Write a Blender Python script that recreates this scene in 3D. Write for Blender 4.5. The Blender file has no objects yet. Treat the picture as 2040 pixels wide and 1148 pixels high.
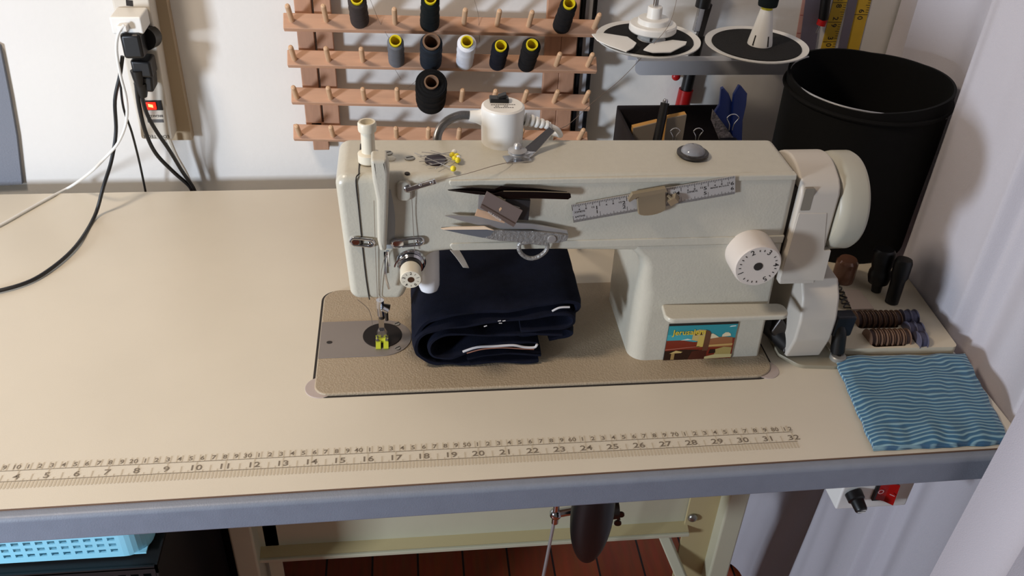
import bpy, math, random
import bmesh
from mathutils import Vector, Matrix, noise
from mathutils.geometry import tessellate_polygon
random.seed(7)
COL = bpy.context.scene.collection
sin, cos, PI = math.sin, math.cos, math.pi
rad = math.radians
# ------------------------------------------------------------------ camera
CF = 1778.33 / 2040.0
CPOS = Vector((.452914, -.578142, .605292))
_yaw, _pit, _rol = .134474, .617140, .047716
_fwd = Vector((sin(_yaw)*cos(_pit), cos(_yaw)*cos(_pit), -sin(_pit)))
_rt = Vector((cos(_yaw), -sin(_yaw), 0)); _up = _rt.cross(_fwd)
_r2 = _rt*cos(_rol) + _up*sin(_rol); _u2 = -_rt*sin(_rol) + _up*cos(_rol)
def _ray(px, py): return _r2*((px-1020)/1778.33) - _u2*((py-574)/1778.33) + _fwd
def _on(ax, v, px, py):
    d = _ray(px, py); t = (v-CPOS[ax])/d[ax]; return CPOS + d*t
def PX(x, y, v): return _on(0, v, x, y)     # measured point on the plane x = v
def PY(x, y, v): return _on(1, v, x, y)     # ... on the plane y = v
def PZ(x, y, v=0.0): return _on(2, v, x, y)
# ------------------------------------------------------------------ materials
def s2l(c):
    c = c/255.0
    return c/12.92 if c <= .04045 else ((c+.055)/1.055)**2.4
def rgb(t): return (s2l(t[0]), s2l(t[1]), s2l(t[2]), 1)
MATS = {}
def mat(name, col, rough=.5, metal=0.0, bump=0.0, bscale=400, var=0.0, vscale=20, spec=.5, emit=None, estr=0, stretch=None, trans=0, alpha=1, sheen=0, bdist=.001, mscale=None):
    m = bpy.data.materials.new(name); m.use_nodes = True
    nt = m.node_tree; b = nt.nodes['Principled BSDF']
    b.inputs['Base Color'].default_value = rgb(col); b.inputs['Roughness'].default_value = rough
    b.inputs['Metallic'].default_value = metal; b.inputs['Specular IOR Level'].default_value = spec
    if trans: b.inputs['Transmission Weight'].default_value = trans
    if alpha < 1: b.inputs['Alpha'].default_value = alpha
    if sheen: b.inputs['Sheen Weight'].default_value = sheen
    if emit: b.inputs['Emission Color'].default_value = rgb(emit); b.inputs['Emission Strength'].default_value = estr
    tc = nt.nodes.new('ShaderNodeTexCoord'); mp = nt.nodes.new('ShaderNodeMapping')
    nt.links.new(tc.outputs['Object'], mp.inputs['Vector'])
    if stretch: mp.inputs['Scale'].default_value = stretch
    if bump:
        n = nt.nodes.new('ShaderNodeTexNoise'); n.inputs['Scale'].default_value = bscale; n.inputs['Detail'].default_value = 2
        nt.links.new(mp.outputs[0], n.inputs['Vector'])
        bp = nt.nodes.new('ShaderNodeBump'); bp.inputs['Strength'].default_value = bump; bp.inputs['Distance'].default_value = bdist
        nt.links.new(n.outputs[0], bp.inputs['Height']); nt.links.new(bp.outputs[0], b.inputs['Normal'])
    if var:
        n = nt.nodes.new('ShaderNodeTexNoise'); n.inputs['Scale'].default_value = vscale; n.inputs['Detail'].default_value = 5
        nt.links.new(mp.outputs[0], n.inputs['Vector'])
        cr = nt.nodes.new('ShaderNodeValToRGB')
        c = rgb(col)
        cr.color_ramp.elements[0].position = .3; cr.color_ramp.elements[1].position = .7
        cr.color_ramp.elements[0].color = (c[0]*(1-var), c[1]*(1-var), c[2]*(1-var), 1)
        cr.color_ramp.elements[1].color = (min(1, c[0]*(1+var)), min(1, c[1]*(1+var)), min(1, c[2]*(1+var)), 1)
        nt.links.new(n.outputs[0], cr.inputs[0]); nt.links.new(cr.outputs[0], b.inputs['Base Color'])
    MATS[name] = m
    return m
M_wall = mat('wall_paint', (222, 219, 214), .9, bump=.25, bscale=120, var=.02, vscale=6)
M_trim = mat('trim_paint', (200, 180, 150), .7)
M_lam = mat('cream_laminate', (211, 202, 184), .38, bump=.05, bscale=900, var=.025, vscale=9)
M_lamedge = mat('laminate_edge', (110, 82, 62), .6)
M_band = mat('grey_edge_band', (128, 134, 146), .45, bump=.15, bscale=700, var=.04, vscale=60)
M_print = mat('scale_print_dark', (122, 110, 94), .6)
M_print2 = mat('scale_print_pale', (192, 179, 156), .6)
M_castg = mat('machine_enamel', (188, 183, 168), .3, bump=.16, bscale=420, bdist=.0012, var=.02, vscale=150)
M_smooth = mat('machine_plastic', (196, 188, 176), .42, bump=.03, bscale=900)
M_wheel = mat('handwheel_enamel', (176, 172, 156), .35)
M_bed = mat('bed_enamel', (163, 147, 124), .5, bump=.5, bscale=520, bdist=.0012, var=.05, vscale=300)
M_plate = mat('slide_plate_steel', (136, 128, 122), .42, metal=.3, bump=.05, bscale=800)
M_chrome = mat('chrome', (200, 200, 204), .14, metal=1)
M_steel = mat('brushed_steel', (172, 170, 168), .38, metal=.55)
M_darksteel = mat('dark_steel', (70, 66, 64), .35, metal=.8)
M_snip = mat('hammered_cast_steel', (138, 136, 134), .36, metal=.35, bump=.9, bscale=330, bdist=.002)
M_black = mat('black_plastic', (13, 12, 13), .42)
M_blackm = mat('black_matte', (7, 6, 8), .85, spec=.2)
M_tweez = mat('bronzed_steel', (44, 34, 32), .22, metal=.8)
M_gap = mat('dark_gap', (38, 32, 28), .8)
M_white = mat('white_plastic', (228, 226, 220), .35)
M_whiteled = mat('lamp_white_plastic', (226, 226, 230), .25)
M_ivory = mat('ivory_plastic', (214, 206, 186), .4)
M_dial = mat('dial_plastic', (208, 198, 188), .45)
M_cart = mat('dark_text', (40, 36, 34), .6)
M_wood = mat('rack_wood', (192, 150, 122), .6, bump=.15, bscale=200, var=.10, vscale=14, stretch=(1, 9, 9))
M_woodv = mat('rack_wood_upright', (182, 138, 110), .6, bump=.15, bscale=200, var=.10, vscale=14, stretch=(9, 9, 1))
M_peg = mat('peg_wood', (206, 168, 132), .6, var=.05, vscale=60)
M_yel = mat('yellow_plastic', (220, 200, 30), .4)
M_card = mat('cardboard_tube', (120, 92, 70), .8, var=.1, vscale=200)
M_cream = mat('stand_paint', (190, 186, 160), .42, bump=.04, bscale=300, var=.02)
M_creamdark = mat('stand_paint_tan', (184, 168, 124), .55)
M_red = mat('red_plastic', (175, 22, 22), .35)
M_redlit = mat('red_lit_rocker', (210, 30, 20), .3, emit=(255, 40, 15), estr=1.2)
M_glow = mat('neon_glow', (255, 150, 110), .3, emit=(255, 130, 80), estr=4)
M_redsw = mat('dark_red_rocker', (150, 14, 14), .3)
M_grey = mat('grey_metal_paint', (188, 188, 192), .45)
M_screw = mat('screw_zinc', (150, 146, 138), .3, metal=.9)
M_bin = mat('bin_black', (8, 8, 8), .8, bump=.15, bscale=200, spec=.25)
M_wire = mat('rim_wire', (190, 190, 190), .3, metal=.8)
M_org = mat('organizer_fabric', (24, 17, 22), .95, bump=.4, bscale=900)
M_navy = mat('navy_denim', (15, 18, 32), .95, bump=.6, bscale=1500, var=.18, vscale=120, spec=.15)
M_twill = mat('white_tape', (190, 188, 190), .8)
M_rust = mat('rust_thread', (150, 100, 80), .8)
M_bluep = mat('blue_plastic', (14, 34, 96), .35)
M_note = mat('grey_card', (140, 130, 118), .8, var=.05)
M_orange = mat('orange_board', (200, 150, 80), .8)
M_yelpaper = mat('tape_yellow', (206, 168, 48), .5, var=.04, vscale=60)
M_pinkpaper = mat('tape_pink', (196, 150, 140), .6)
M_purple = mat('strip_greypurple', (108, 102, 116), .5)
M_basket = mat('blue_basket', (150, 215, 235), .4)
M_crate = mat('black_crate', (14, 14, 15), .6)
M_thread_dk = mat('thread_grey', (120, 105, 92), .8)
M_tray = mat('tray_plastic', (206, 194, 170), .45)
M_bob = mat('bobbin_brown', (128, 100, 82), .28, metal=.4)
M_bobb = mat('bobbin_blue', (96, 94, 112), .35, metal=.3)
M_lime = mat('lime_plastic', (186, 194, 58), .25)
M_brass = mat('slider_nickel', (160, 144, 118), .32, metal=.5)
M_rulerm = mat('ruler_steel', (176, 172, 168), .4, metal=.2)
M_adapter = mat('strip_plastic', (206, 198, 184), .45)
M_magnet = mat('magnet_black', (34, 32, 34), .5)
def thread_mat(name, c):
    m = mat(name, c, .85, spec=.25)
    nt = m.node_tree; b = nt.nodes['Principled BSDF']
    w = nt.nodes.new('ShaderNodeTexWave'); w.bands_direction = 'Z'; w.inputs['Scale'].default_value = 520; w.inputs['Distortion'].default_value = 1.5
    tc = nt.nodes.new('ShaderNodeTexCoord'); nt.links.new(tc.outputs['Object'], w.inputs['Vector'])
    bp = nt.nodes.new('ShaderNodeBump'); bp.inputs['Strength'].default_value = .6; bp.inputs['Distance'].default_value = .0006
    nt.links.new(w.outputs[1], bp.inputs['Height']); nt.links.new(bp.outputs[0], b.inputs['Normal'])
    return m
T_grey = thread_mat('thread_mid_grey', (112, 114, 120)); T_white = thread_mat('thread_white', (232, 234, 242))
T_navy = thread_mat('thread_navy', (16, 19, 32)); T_black = thread_mat('thread_black', (20, 19, 21))
T_slate = thread_mat('thread_slate', (32, 40, 50)); T_brown = thread_mat('thread_brown_grey', (66, 58, 56))
T_green = thread_mat('thread_dark_green', (9, 20, 22)); T_jet = thread_mat('thread_jet', (7, 7, 8))
# floor planks
def floor_mat():
    m = mat('floor_planks', (120, 48, 22), .35)
    nt = m.node_tree; b = nt.nodes['Principled BSDF']
    tc = nt.nodes.new('ShaderNodeTexCoord'); mp = nt.nodes.new('ShaderNodeMapping'); mp.inputs['Rotation'].default_value = (0, 0, rad(90))
    nt.links.new(tc.outputs['Object'], mp.inputs[0])
    br = nt.nodes.new('ShaderNodeTexBrick'); br.offset = .37; br.inputs['Scale'].default_value = 1
    br.inputs['Brick Width'].default_value = 1.4; br.inputs['Row Height'].default_value = .085; br.inputs['Mortar Size'].default_value = .002
    br.inputs['Color1'].default_value = rgb((178, 84, 42)); br.inputs['Color2'].default_value = rgb((146, 62, 32)); br.inputs['Mortar'].default_value = rgb((30, 12, 8))
    nt.links.new(mp.outputs[0], br.inputs['Vector'])
    n = nt.nodes.new('ShaderNodeTexNoise'); n.inputs['Scale'].default_value = 12; n.inputs['Detail'].default_value = 6
    mp2 = nt.nodes.new('ShaderNodeMapping'); mp2.inputs['Scale'].default_value = (8, 1, 1); nt.links.new(tc.outputs['Object'], mp2.inputs[0]); nt.links.new(mp2.outputs[0], n.inputs['Vector'])
    mx = nt.nodes.new('ShaderNodeMix'); mx.data_type = 'RGBA'; mx.blend_type = 'MULTIPLY'; mx.inputs[0].default_value = .6
    nt.links.new(br.outputs[0], mx.inputs[6]); nt.links.new(n.outputs[1], mx.inputs[7])
    nt.links.new(mx.outputs[2], b.inputs['Base Color'])
    return m
M_floor = floor_mat()
# blue wavy cloth
def cloth_mat():
    m = mat('blue_wave_cloth', (60, 130, 170), .9, sheen=.3)
    nt = m.node_tree; b = nt.nodes['Principled BSDF']
    tc = nt.nodes.new('ShaderNodeTexCoord')
    n = nt.nodes.new('ShaderNodeTexNoise'); n.inputs['Scale'].default_value = 26; n.inputs['Detail'].default_value = 1.5
    nt.links.new(tc.outputs['Object'], n.inputs['Vector'])
    sep = nt.nodes.new('ShaderNodeSeparateXYZ'); nt.links.new(tc.outputs['Object'], sep.inputs[0])
    ma = nt.nodes.new('ShaderNodeMath'); ma.operation = 'MULTIPLY_ADD'; ma.inputs[1].default_value = .020
    nt.links.new(n.outputs[0], ma.inputs[0]); nt.links.new(sep.outputs[1], ma.inputs[2])
    s2 = nt.nodes.new('ShaderNodeMath'); s2.operation = 'MULTIPLY'; s2.inputs[1].default_value = 2*PI/.0052; nt.links.new(ma.outputs[0], s2.inputs[0])
    sn = nt.nodes.new('ShaderNodeMath'); sn.operation = 'SINE'; nt.links.new(s2.outputs[0], sn.inputs[0])
    cr = nt.nodes.new('ShaderNodeValToRGB'); e = cr.color_ramp.elements
    e[0].position = .5; e[0].color = rgb((42, 94, 128)); e[1].position = .95; e[1].color = rgb((132, 170, 182))
    mr = nt.nodes.new('ShaderNodeMapRange'); mr.inputs[1].default_value = -1; mr.inputs[2].default_value = 1; nt.links.new(sn.outputs[0], mr.inputs[0])
    nt.links.new(mr.outputs[0], cr.inputs[0]); nt.links.new(cr.outputs[0], b.inputs['Base Color'])
    bp = nt.nodes.new('ShaderNodeBump'); bp.inputs['Strength'].default_value = .5; bp.inputs['Distance'].default_value = .001
    nt.links.new(mr.outputs[0], bp.inputs['Height']); nt.links.new(bp.outputs[0], b.inputs['Normal'])
    return m
M_cloth = cloth_mat()
def curtain_mat():
    m = mat('white_voile', (190, 186, 192), .9, bump=.3, bscale=900)
    b = m.node_tree.nodes['Principled BSDF']
    b.inputs['Subsurface Weight'].default_value = 0
    return m
M_curt = curtain_mat()
# ------------------------------------------------------------------ mesh builder
class MB:
    def __init__(s): s.v = []; s.f = []; s.mi = []; s.cur = 0
    def add(s, vs, fs):
        o = len(s.v); s.v += [Vector(v) for v in vs]
        for f in fs: s.f.append([i+o for i in f]); s.mi.append(s.cur)
        return s
    def box(s, x0, x1, y0, y1, z0, z1):
        v = [(x, y, z) for z in (z0, z1) for y in (y0, y1) for x in (x0, x1)]
        return s.add(v, [(0,2,3,1), (4,5,7,6), (0,1,5,4), (2,6,7,3), (0,4,6,2), (1,3,7,5)])
    def obox(s, c, ax, ay, az):      # centre and three half-axis vectors
        c = Vector(c); ax = Vector(ax); ay = Vector(ay); az = Vector(az)
        v = [c+ax*i+ay*j+az*k for k in (-1,1) for j in (-1,1) for i in (-1,1)]
        return s.add(v, [(0,2,3,1), (4,5,7,6), (0,1,5,4), (2,6,7,3), (0,4,6,2), (1,3,7,5)])
    def lathe(s, prof, o=(0,0,0), d=(0,0,1), n=32, sx=1, caps=True):
        o = Vector(o); d = Vector(d).normalized(); q = d.to_track_quat('Z', 'Y').to_matrix()
        vs = []
        for r, h in prof:
            for k in range(n):
                a = 2*PI*k/n; vs.append(o + q @ Vector((r*cos(a)*sx, r*sin(a), h)))
        fs = []
        for j in range(len(prof)-1):
            for k in range(n):
                a = j*n+k; b = j*n+(k+1) % n; fs.append((a, b, b+n, a+n))
        if caps:
            fs.append(tuple(range(n))[::-1]); fs.append(tuple(range((len(prof)-1)*n, len(prof)*n)))
        return s.add(vs, fs)
    def cyl(s, p0, p1, r0, r1=None, n=24):
        p0 = Vector(p0); p1 = Vector(p1); r1 = r0 if r1 is None else r1
        return s.lathe([(r0, 0), (r1, (p1-p0).length)], p0, p1-p0, n)
    def sph(s, c, r, n=16, sc=(1,1,1)):
        vs = []; fs = []; m = n//2
        for j in range(m+1):
            t = PI*j/m
            for k in range(n):
                a = 2*PI*k/n; vs.append(Vector(c)+Vector((r*sin(t)*cos(a)*sc[0], r*sin(t)*sin(a)*sc[1], r*cos(t)*sc[2])))
        for j in range(m):
            for k in range(n):
                a = j*n+k; b = j*n+(k+1) % n; fs.append((a, a+n, b+n, b))
        return s.add(vs, fs)
    def tube(s, pts, r, n=10, smooth=4, closed=False, flat=None):
        pts = [Vector(p) for p in pts]
        if smooth and len(pts) > 2: pts = crom(pts, smooth, closed)
        m = len(pts); rs = r if isinstance(r, (list, tuple)) else None
        tn = []
        for i in range(m):
            if closed: t = pts[(i+1) % m]-pts[i-1]
            else: t = pts[min(i+1, m-1)]-pts[max(i-1, 0)]
            tn.append(t.normalized() if t.length > 1e-9 else Vector((0,0,1)))
        up = Vector((0,0,1)) if abs(tn[0].z) < .9 else Vector((0,1,0))
        nn = (up - tn[0]*up.dot(tn[0])).normalized(); vs = []
        for i in range(m):
            nn = (nn - tn[i]*nn.dot(tn[i])).normalized(); bb = tn[i].cross(nn)
            rr = (rs[0]+(rs[-1]-rs[0])*i/(m-1)) if rs else r
            for k in range(n):
                a = 2*PI*k/n; vs.append(pts[i] + (nn*cos(a) + bb*sin(a)*(flat or 1))*rr)
        fs = []
        for j in range(m if closed else m-1):
            for k in range(n):
                a = j*n+k; b = j*n+(k+1) % n; c = ((j+1) % m)*n+(k+1) % n; d = ((j+1) % m)*n+k
                fs.append((a, b, c, d))
        if not closed: fs += [tuple(range(n))[::-1], tuple(range((m-1)*n, m*n))]
        return s.add(vs, fs)
    def prism(s, poly, fn, d0, d1, r=0, seg=4, back=True):
        """poly 2-D outline; fn(u,v,d) -> 3-D; rounded by r towards d0 (and d1)"""
        rings = []
        if r:
            for k in range(seg+1):
                a = PI/2*k/seg; rings.append((offset(poly, r*(1-sin(a))), d0 + math.copysign(r, d1-d0)*(1-cos(a))))
            if back:
                for k in range(seg, -1, -1):
                    a = PI/2*k/seg; rings.append((offset(poly, r*(1-sin(a))), d1 - math.copysign(r, d1-d0)*(1-cos(a))))
            else: rings.append((poly, d1))
        else: rings = [(poly, d0), (poly, d1)]
        n = len(poly); vs = [fn(u, v, d) for pl, d in rings for u, v in pl]; fs = []
        for j in range(len(rings)-1):
            for k in range(n):
                a = j*n+k; b = j*n+(k+1) % n; fs.append((a, b, b+n, a+n))
        o1 = (len(rings)-1)*n
        for base, pl in ((0, rings[0][0]), (o1, rings[-1][0])):
            for t in tessellate_polygon([[Vector((u, v, 0)) for u, v in pl]]): fs.append(tuple(base+i for i in t))
        return s.add(vs, fs)
    def grid(s, fn, nu, nv, th=None):
        vs = [fn(i/nu, j/nv) for j in range(nv+1) for i in range(nu+1)]
        fs = [(j*(nu+1)+i, j*(nu+1)+i+1, (j+1)*(nu+1)+i+1, (j+1)*(nu+1)+i) for j in range(nv) for i in range(nu)]
        return s.add(vs, fs)
    def sheet(s, fn, nu, nv, th):
        """closed sheet with thickness th (vector or function of u,v)"""
        t = th if callable(th) else (lambda a, b: Vector(th))
        top = [Vector(fn(i/nu, j/nv)) for j in range(nv+1) for i in range(nu+1)]
        bot = [Vector(fn(i/nu, j/nv)) - t(i/nu, j/nv) for j in range(nv+1) for i in range(nu+1)]
        N = len(top); W = nu+1
        fs = []
        for j in range(nv):
            for i in range(nu):
                a = j*W+i; fs.append((a, a+1, a+W+1, a+W)); fs.append((N+a, N+a+W, N+a+W+1, N+a+1))
        for i in range(nu):
            fs.append((i, N+i, N+i+1, i+1)); a = nv*W+i; fs.append((a, a+1, N+a+1, N+a))
        for j in range(nv):
            a = j*W; fs.append((a, a+W, N+a+W, N+a)); a = j*W+nu; fs.append((a, N+a, N+a+W, a+W))
        return s.add(top+bot, fs)
    def text(s, t, size, mtx, align='CENTER', ext=0, bold=0, sx=1):
        vs, fs = glyphs(t, align)
        return s.add([mtx @ Vector((v.x*size*sx, v.y*size, v.z)) for v in vs], fs)
_gc = {}
def glyphs(t, align):
    k = (t, align)
    if k not in _gc:
        c = bpy.data.curves.new('t', 'FONT'); c.body = t; c.align_x = align; c.align_y = 'CENTER'; c.resolution_u = 3; c.offset = .012
        o = bpy.data.objects.new('t', c); COL.objects.link(o)
        me = bpy.data.meshes.new_from_object(o)
        _gc[k] = ([v.co.copy() for v in me.vertices], [tuple(p.vertices) for p in me.polygons])
        bpy.data.meshes.remove(me); bpy.data.objects.remove(o); bpy.data.curves.remove(c)
    return _gc[k]
def crom(p, k, closed=False):
    o = []; n = len(p)
    for i in range(n if closed else n-1):
        if closed: a, b, c, d = p[i-1], p[i], p[(i+1) % n], p[(i+2) % n]
        else: a, b, c, d = p[max(i-1, 0)], p[i], p[i+1], p[min(i+2, n-1)]
        for j in range(k):
            t = j/k; o.append(.5*((2*b)+(c-a)*t+(2*a-5*b+4*c-d)*t*t+(3*b-a-3*c+d)*t**3))
    if not closed: o.append(p[-1])
    return o
def area(p): return sum(p[i-1][0]*p[i][1]-p[i][0]*p[i-1][1] for i in range(len(p)))/2
def offset(p, d):
    if d == 0: return list(p)
    sg = 1 if area(p) > 0 else -1; o = []; n = len(p)
    for i in range(n):
        a = Vector(p[i-1]); b = Vector(p[i]); c = Vector(p[(i+1) % n])
        e1 = (b-a).normalized(); e2 = (c-b).normalized()
        n1 = Vector((-e1.y, e1.x))*sg; n2 = Vector((-e2.y, e2.x))*sg
        m = n1+n2
        if m.length < 1e-6: m = n1
        m.normalize(); k = d/max(.5, m.dot(n1)); q = b+m*k; o.append((q.x, q.y))
    return o
def rounded(p, rs, seg=6):
    """round polygon corners; rs one radius or list"""
    o = []; n = len(p)
    for i in range(n):
        r = rs if not isinstance(rs, (list, tuple)) else rs[i]
        b = Vector(p[i]); a = Vector(p[i-1]); c = Vector(p[(i+1) % n])
        if r <= 0: o.append((b.x, b.y)); continue
        u = (a-b).normalized(); w = (c-b).normalized(); ang = u.angle(w)
        t = min(r/math.tan(ang/2), (a-b).length*.49, (c-b).length*.49); rr = t*math.tan(ang/2)
        ctr = b + (u+w).normalized()*(rr/sin(ang/2)); p0 = b+u*t; p1 = b+w*t
        a0 = math.atan2(p0.y-ctr.y, p0.x-ctr.x); a1 = math.atan2(p1.y-ctr.y, p1.x-ctr.x)
        da = (a1-a0+PI) % (2*PI)-PI
        for k in range(seg+1): o.append((ctr.x+rr*cos(a0+da*k/seg), ctr.y+rr*sin(a0+da*k/seg)))
    return o
def rrect(x0, x1, y0, y1, r, seg=6): return rounded([(x0, y0), (x1, y0), (x1, y1), (x0, y1)], r, seg)
XY = lambda u, v, d: Vector((u, v, d))
XZ = lambda u, v, d: Vector((u, d, v))
YZ = lambda u, v, d: Vector((d, u, v))
# ------------------------------------------------------------------ objects
MW = {}
def thing(name, label, cat, loc=(0,0,0), group=None):
    o = bpy.data.objects.new(name, None); COL.objects.link(o); o.location = loc; o.empty_display_size = .01
    o['label'] = label; o['category'] = cat
    if group: o['group'] = group
    MW[o.name] = Vector(loc); return o
def obj(name, mb, mats, parent=None, label=None, cat=None, group=None, kind=None, ang=35, bevel=None, flat=False, local=False, norecalc=False):
    me = bpy.data.meshes.new(name)
    if parent is not None: off = Vector((0,0,0)) if local else MW[parent.name]
    else:
        xs = [v.x for v in mb.v]; ys = [v.y for v in mb.v]; zs = [v.z for v in mb.v]
        off = Vector(((min(xs)+max(xs))/2, (min(ys)+max(ys))/2, min(zs))) if not local else Vector((0,0,0))
    me.from_pydata([v-off for v in mb.v], [], mb.f)
    ms = mats if isinstance(mats, (list, tuple)) else [mats]
    for m in ms: me.materials.append(m)
    if len(ms) > 1: me.polygons.foreach_set('material_index', mb.mi)
    if not flat:
        me.polygons.foreach_set('use_smooth', [True]*len(me.polygons))
    bm_ = bmesh.new(); bm_.from_mesh(me)
    if not norecalc: bmesh.ops.recalc_face_normals(bm_, faces=bm_.faces)
    bm_.to_mesh(me); bm_.free()
    if not flat: me.set_sharp_from_angle(angle=rad(ang))
    me.update()
    o = bpy.data.objects.new(name, me); COL.objects.link(o)
    if parent is not None:
        o.parent = parent; MW[o.name] = off
    else:
        o.location = off; MW[o.name] = off
    if label: o['label'] = label
    if cat: o['category'] = cat
    if group: o['group'] = group
    if kind: o['kind'] = kind
    if bevel:
        b = o.modifiers.new('bevel', 'BEVEL'); b.width = bevel; b.segments = 3; b.limit_method = 'ANGLE'; b.angle_limit = rad(40)
    if not flat:
        wn_ = o.modifiers.new('normals', 'WEIGHTED_NORMAL'); wn_.keep_sharp = True; wn_.weight = 60
    return o
def copy_tree(o, parent=None):
    c = o.copy(); COL.objects.link(c); c.parent = parent
    for ch in list(o.children): copy_tree(ch, c)
    return c
def frame(o, xa, ya, off=(0,0,0)):      # matrix: origin o, x axis xa, y axis ya
    xa = Vector(xa).normalized(); ya = Vector(ya); ya = (ya-xa*ya.dot(xa)).normalized(); za = xa.cross(ya)
    m = Matrix((xa, ya, za)).transposed().to_4x4(); m.translation = Vector(o)+Vector(off); return m

# ================================================================== SETTING
FZ = -.80
obj('floor', MB().box(-1.6, 1.3, -1.6, .62, FZ-.02, FZ), M_floor, kind='structure', flat=True)
obj('wall_back', MB().box(-1.6, 1.3, .56, .66, FZ, 1.7), M_wall, kind='structure', flat=True)
obj('wall_right', MB().box(1.24, 1.3, -1.6, .56, FZ, 1.7), M_wall, kind='structure', flat=True)
obj('baseboard_back', MB().box(-1.6, 1.24, .545, .56, FZ, FZ+.1), M_white, kind='structure')

# ================================================================== TABLE
TX0, TX1, TY0, TY1 = -.19, 1.040, -.030, .5135
def fe(x): return -.0312+.0101*(x-.10)      # the front edge
tab = thing('sewing_table', 'cream laminate industrial sewing table with grey front edge and printed inch scale', 'table', (.44, .24, FZ))
hole = (.35, .828, .0915, .2705)
tp = MB()
tx = [TX0, hole[0], hole[1], TX1]; ty = [TY0, hole[2], hole[3], TY1]
# table slab with an opening where the machine bed drops in
slab = MB()
HOLE = rounded([(hole[0]-.0012, hole[2]-.0012), (hole[1]+.0012, hole[2]-.0012), (hole[1]+.0012, hole[3]+.0012), (hole[0]-.0012, hole[3]+.0012)], [.014, .022, .006, .018], 8)
OUT = [(TX0, fe(TX0)), (TX1, fe(TX1)), (TX1, TY1), (TX0, TY1)]
for z_ in (0, -.032):
    slab.add([Vector((x, y, z_)) for x, y in OUT+HOLE], [tuple(t) if z_ == 0 else tuple(t)[::-1] for t in tessellate_polygon([[Vector((x, y, 0)) for x, y in OUT], [Vector((x, y, 0)) for x, y in HOLE]])])
for lp in (OUT, HOLE):
    n = len(lp); slab.add([Vector((x, y, 0)) for x, y in lp]+[Vector((x, y, -.032)) for x, y in lp], [(k, (k+1) % n, (k+1) % n+n, k+n) for k in range(n)])
obj('tabletop', slab, M_lam, tab, flat=True, norecalc=True)
YZf = lambda u, v, d: Vector((d, u+fe(d), v))
obj('laminate_line', MB().prism([(-.0008, -.0016), (0, -.0016), (0, -.0002), (-.0008, -.0002)], YZf, TX0, TX1), M_lamedge, tab, flat=True)
pf = rounded([(-.0008, -.0016), (-.0105, -.0016), (-.0105, -.0325), (-.0008, -.0325)], [0, .0075, .003, 0], 5)
obj('edge_band', MB().prism(pf, YZf, TX0, TX1), M_band, tab, 'grey rounded front edge band')
# printed scale
dk = MB(); pale = MB(); zt = .00025
def rect(mb, x0, x1, y0, y1, z=zt): mb.add([(x0, y0, z), (x1, y0, z), (x1, y1, z), (x0, y1, z)], [(0,1,2,3)])
YC = .0128
rect(dk, -.18, .8145, -.00025, .00025); rect(dk, -.18, .8145, YC-.00025, YC+.00025)
for n in range(-6, 33):
    x = n*.0254
    rect(pale, x-.0005, x+.0005, .0003, YC-.0003, .0002); 
    if n < 32:
        rect(pale, x+.0127-.0005, x+.0127+.0005, .0003, .0078, .0002)
        for q in (.25, .75): rect(pale, x+.0254*q-.0004, x+.0254*q+.0004, .0003, .0028, .0002)
        for k in range(8): rect(pale, x+.0254*k/8-.0008, x+.0254*k/8+.0008, -.0085, -.0004, .0002)
    if n > 0: dk.text(str(n), .0088, Matrix.Translation((x-.0002, .0050, zt)), sx=1.35)
rect(pale, .8128-.0008, .8128+.0008, -.0085, -.0004, .0002)
for n in range(-15, 83):
    x = n*.01 if n < 82 else .8155
    for h in (0, .0045) if n < 82 else (.0045,): rect(pale, x-h-.0005, x-h+.0005, YC+.0003, YC+.0085, .0002)
    if n > 0: dk.text(str(n) if n % 10 == 0 else str(n % 10), .0068, Matrix.Translation((x-.0022, YC+.0040, zt)), sx=1.15)
obj('inch_scale', dk, M_print, tab, 'dark printed numbers and lines of the scale', flat=True)
obj('scale_ticks', pale, M_print2, tab, 'pale printed tick marks', flat=True)
# machine rest pads at the corners of the cut-out
for c, pr_ in ((PZ(639, 773), .0155), (PZ(1524, 737), .0145)):
    pm = MB().lathe([(pr_, -.006), (pr_, .0006), (pr_-.0007, .0010)], (c[0], c[1], 0), (0,0,1), 40)
    obj('corner_pad', pm, mat('pad_rubber', (178, 164, 158), .55) if 'pad_rubber' not in MATS else MATS['pad_rubber'], tab, 'greyish pink round corner pad')
# stand
SY = .25
def post(name, pts, w, d, m=M_cream):
    b = MB(); p0, p1 = Vector(pts[0]), Vector(pts[1]); b.obox((p0+p1)/2, (w/2, 0, 0), (0, d/2, 0), (p1-p0)/2); return obj(name, b, m, tab, bevel=.003)
a = PY(1455, 1060, SY-.03); post('leg', [(a.x, SY, -.033), (a.x, SY, FZ+.012)], .030, .06); LXR = a.x
a = PY(486, 1100, SY-.03); post('leg', [(a.x, SY, -.033), (a.x, SY, FZ+.012)], .030, .06); LXL = a.x
a = PY(545, 1100, SY); obj('leg_flange', MB().box(a.x-.009, a.x+.009, SY, SY+.004, FZ+.012, -.033), M_cream, tab)
p0 = PY(1325, 1072, SY); p1 = PY(1357, 1148, SY-.03); d_ = (p1-p0)
obj('leg_brace', MB().obox(p0+d_*.9, (.0085, 0, 0), (0, .012, 0), d_*1.3), M_cream, tab, bevel=.002)
g0 = PY(1378, 1010, SY-.002)
obj('gusset_plate', MB().box(g0.x-.006, LXR-.01, SY-.006, SY-.002, -.62, -.033), M_creamdark, tab)
bt_ = PY(1380, 1032, SY-.008); obj('bolt', MB().sph(bt_, .0075, 12, (1, .7, 1)), M_screw, tab)
for lx in (LXL, LXR): obj('stand_foot', MB().box(lx-.025, lx+.025, .20, .30, FZ, FZ+.012), M_cream, tab, bevel=.002)
zA = PY(1000, 1060, SY).z; zB = PY(1000, 1083, SY-.016).z; xL = LXL+.012; xR = g0.x-.002
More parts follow.
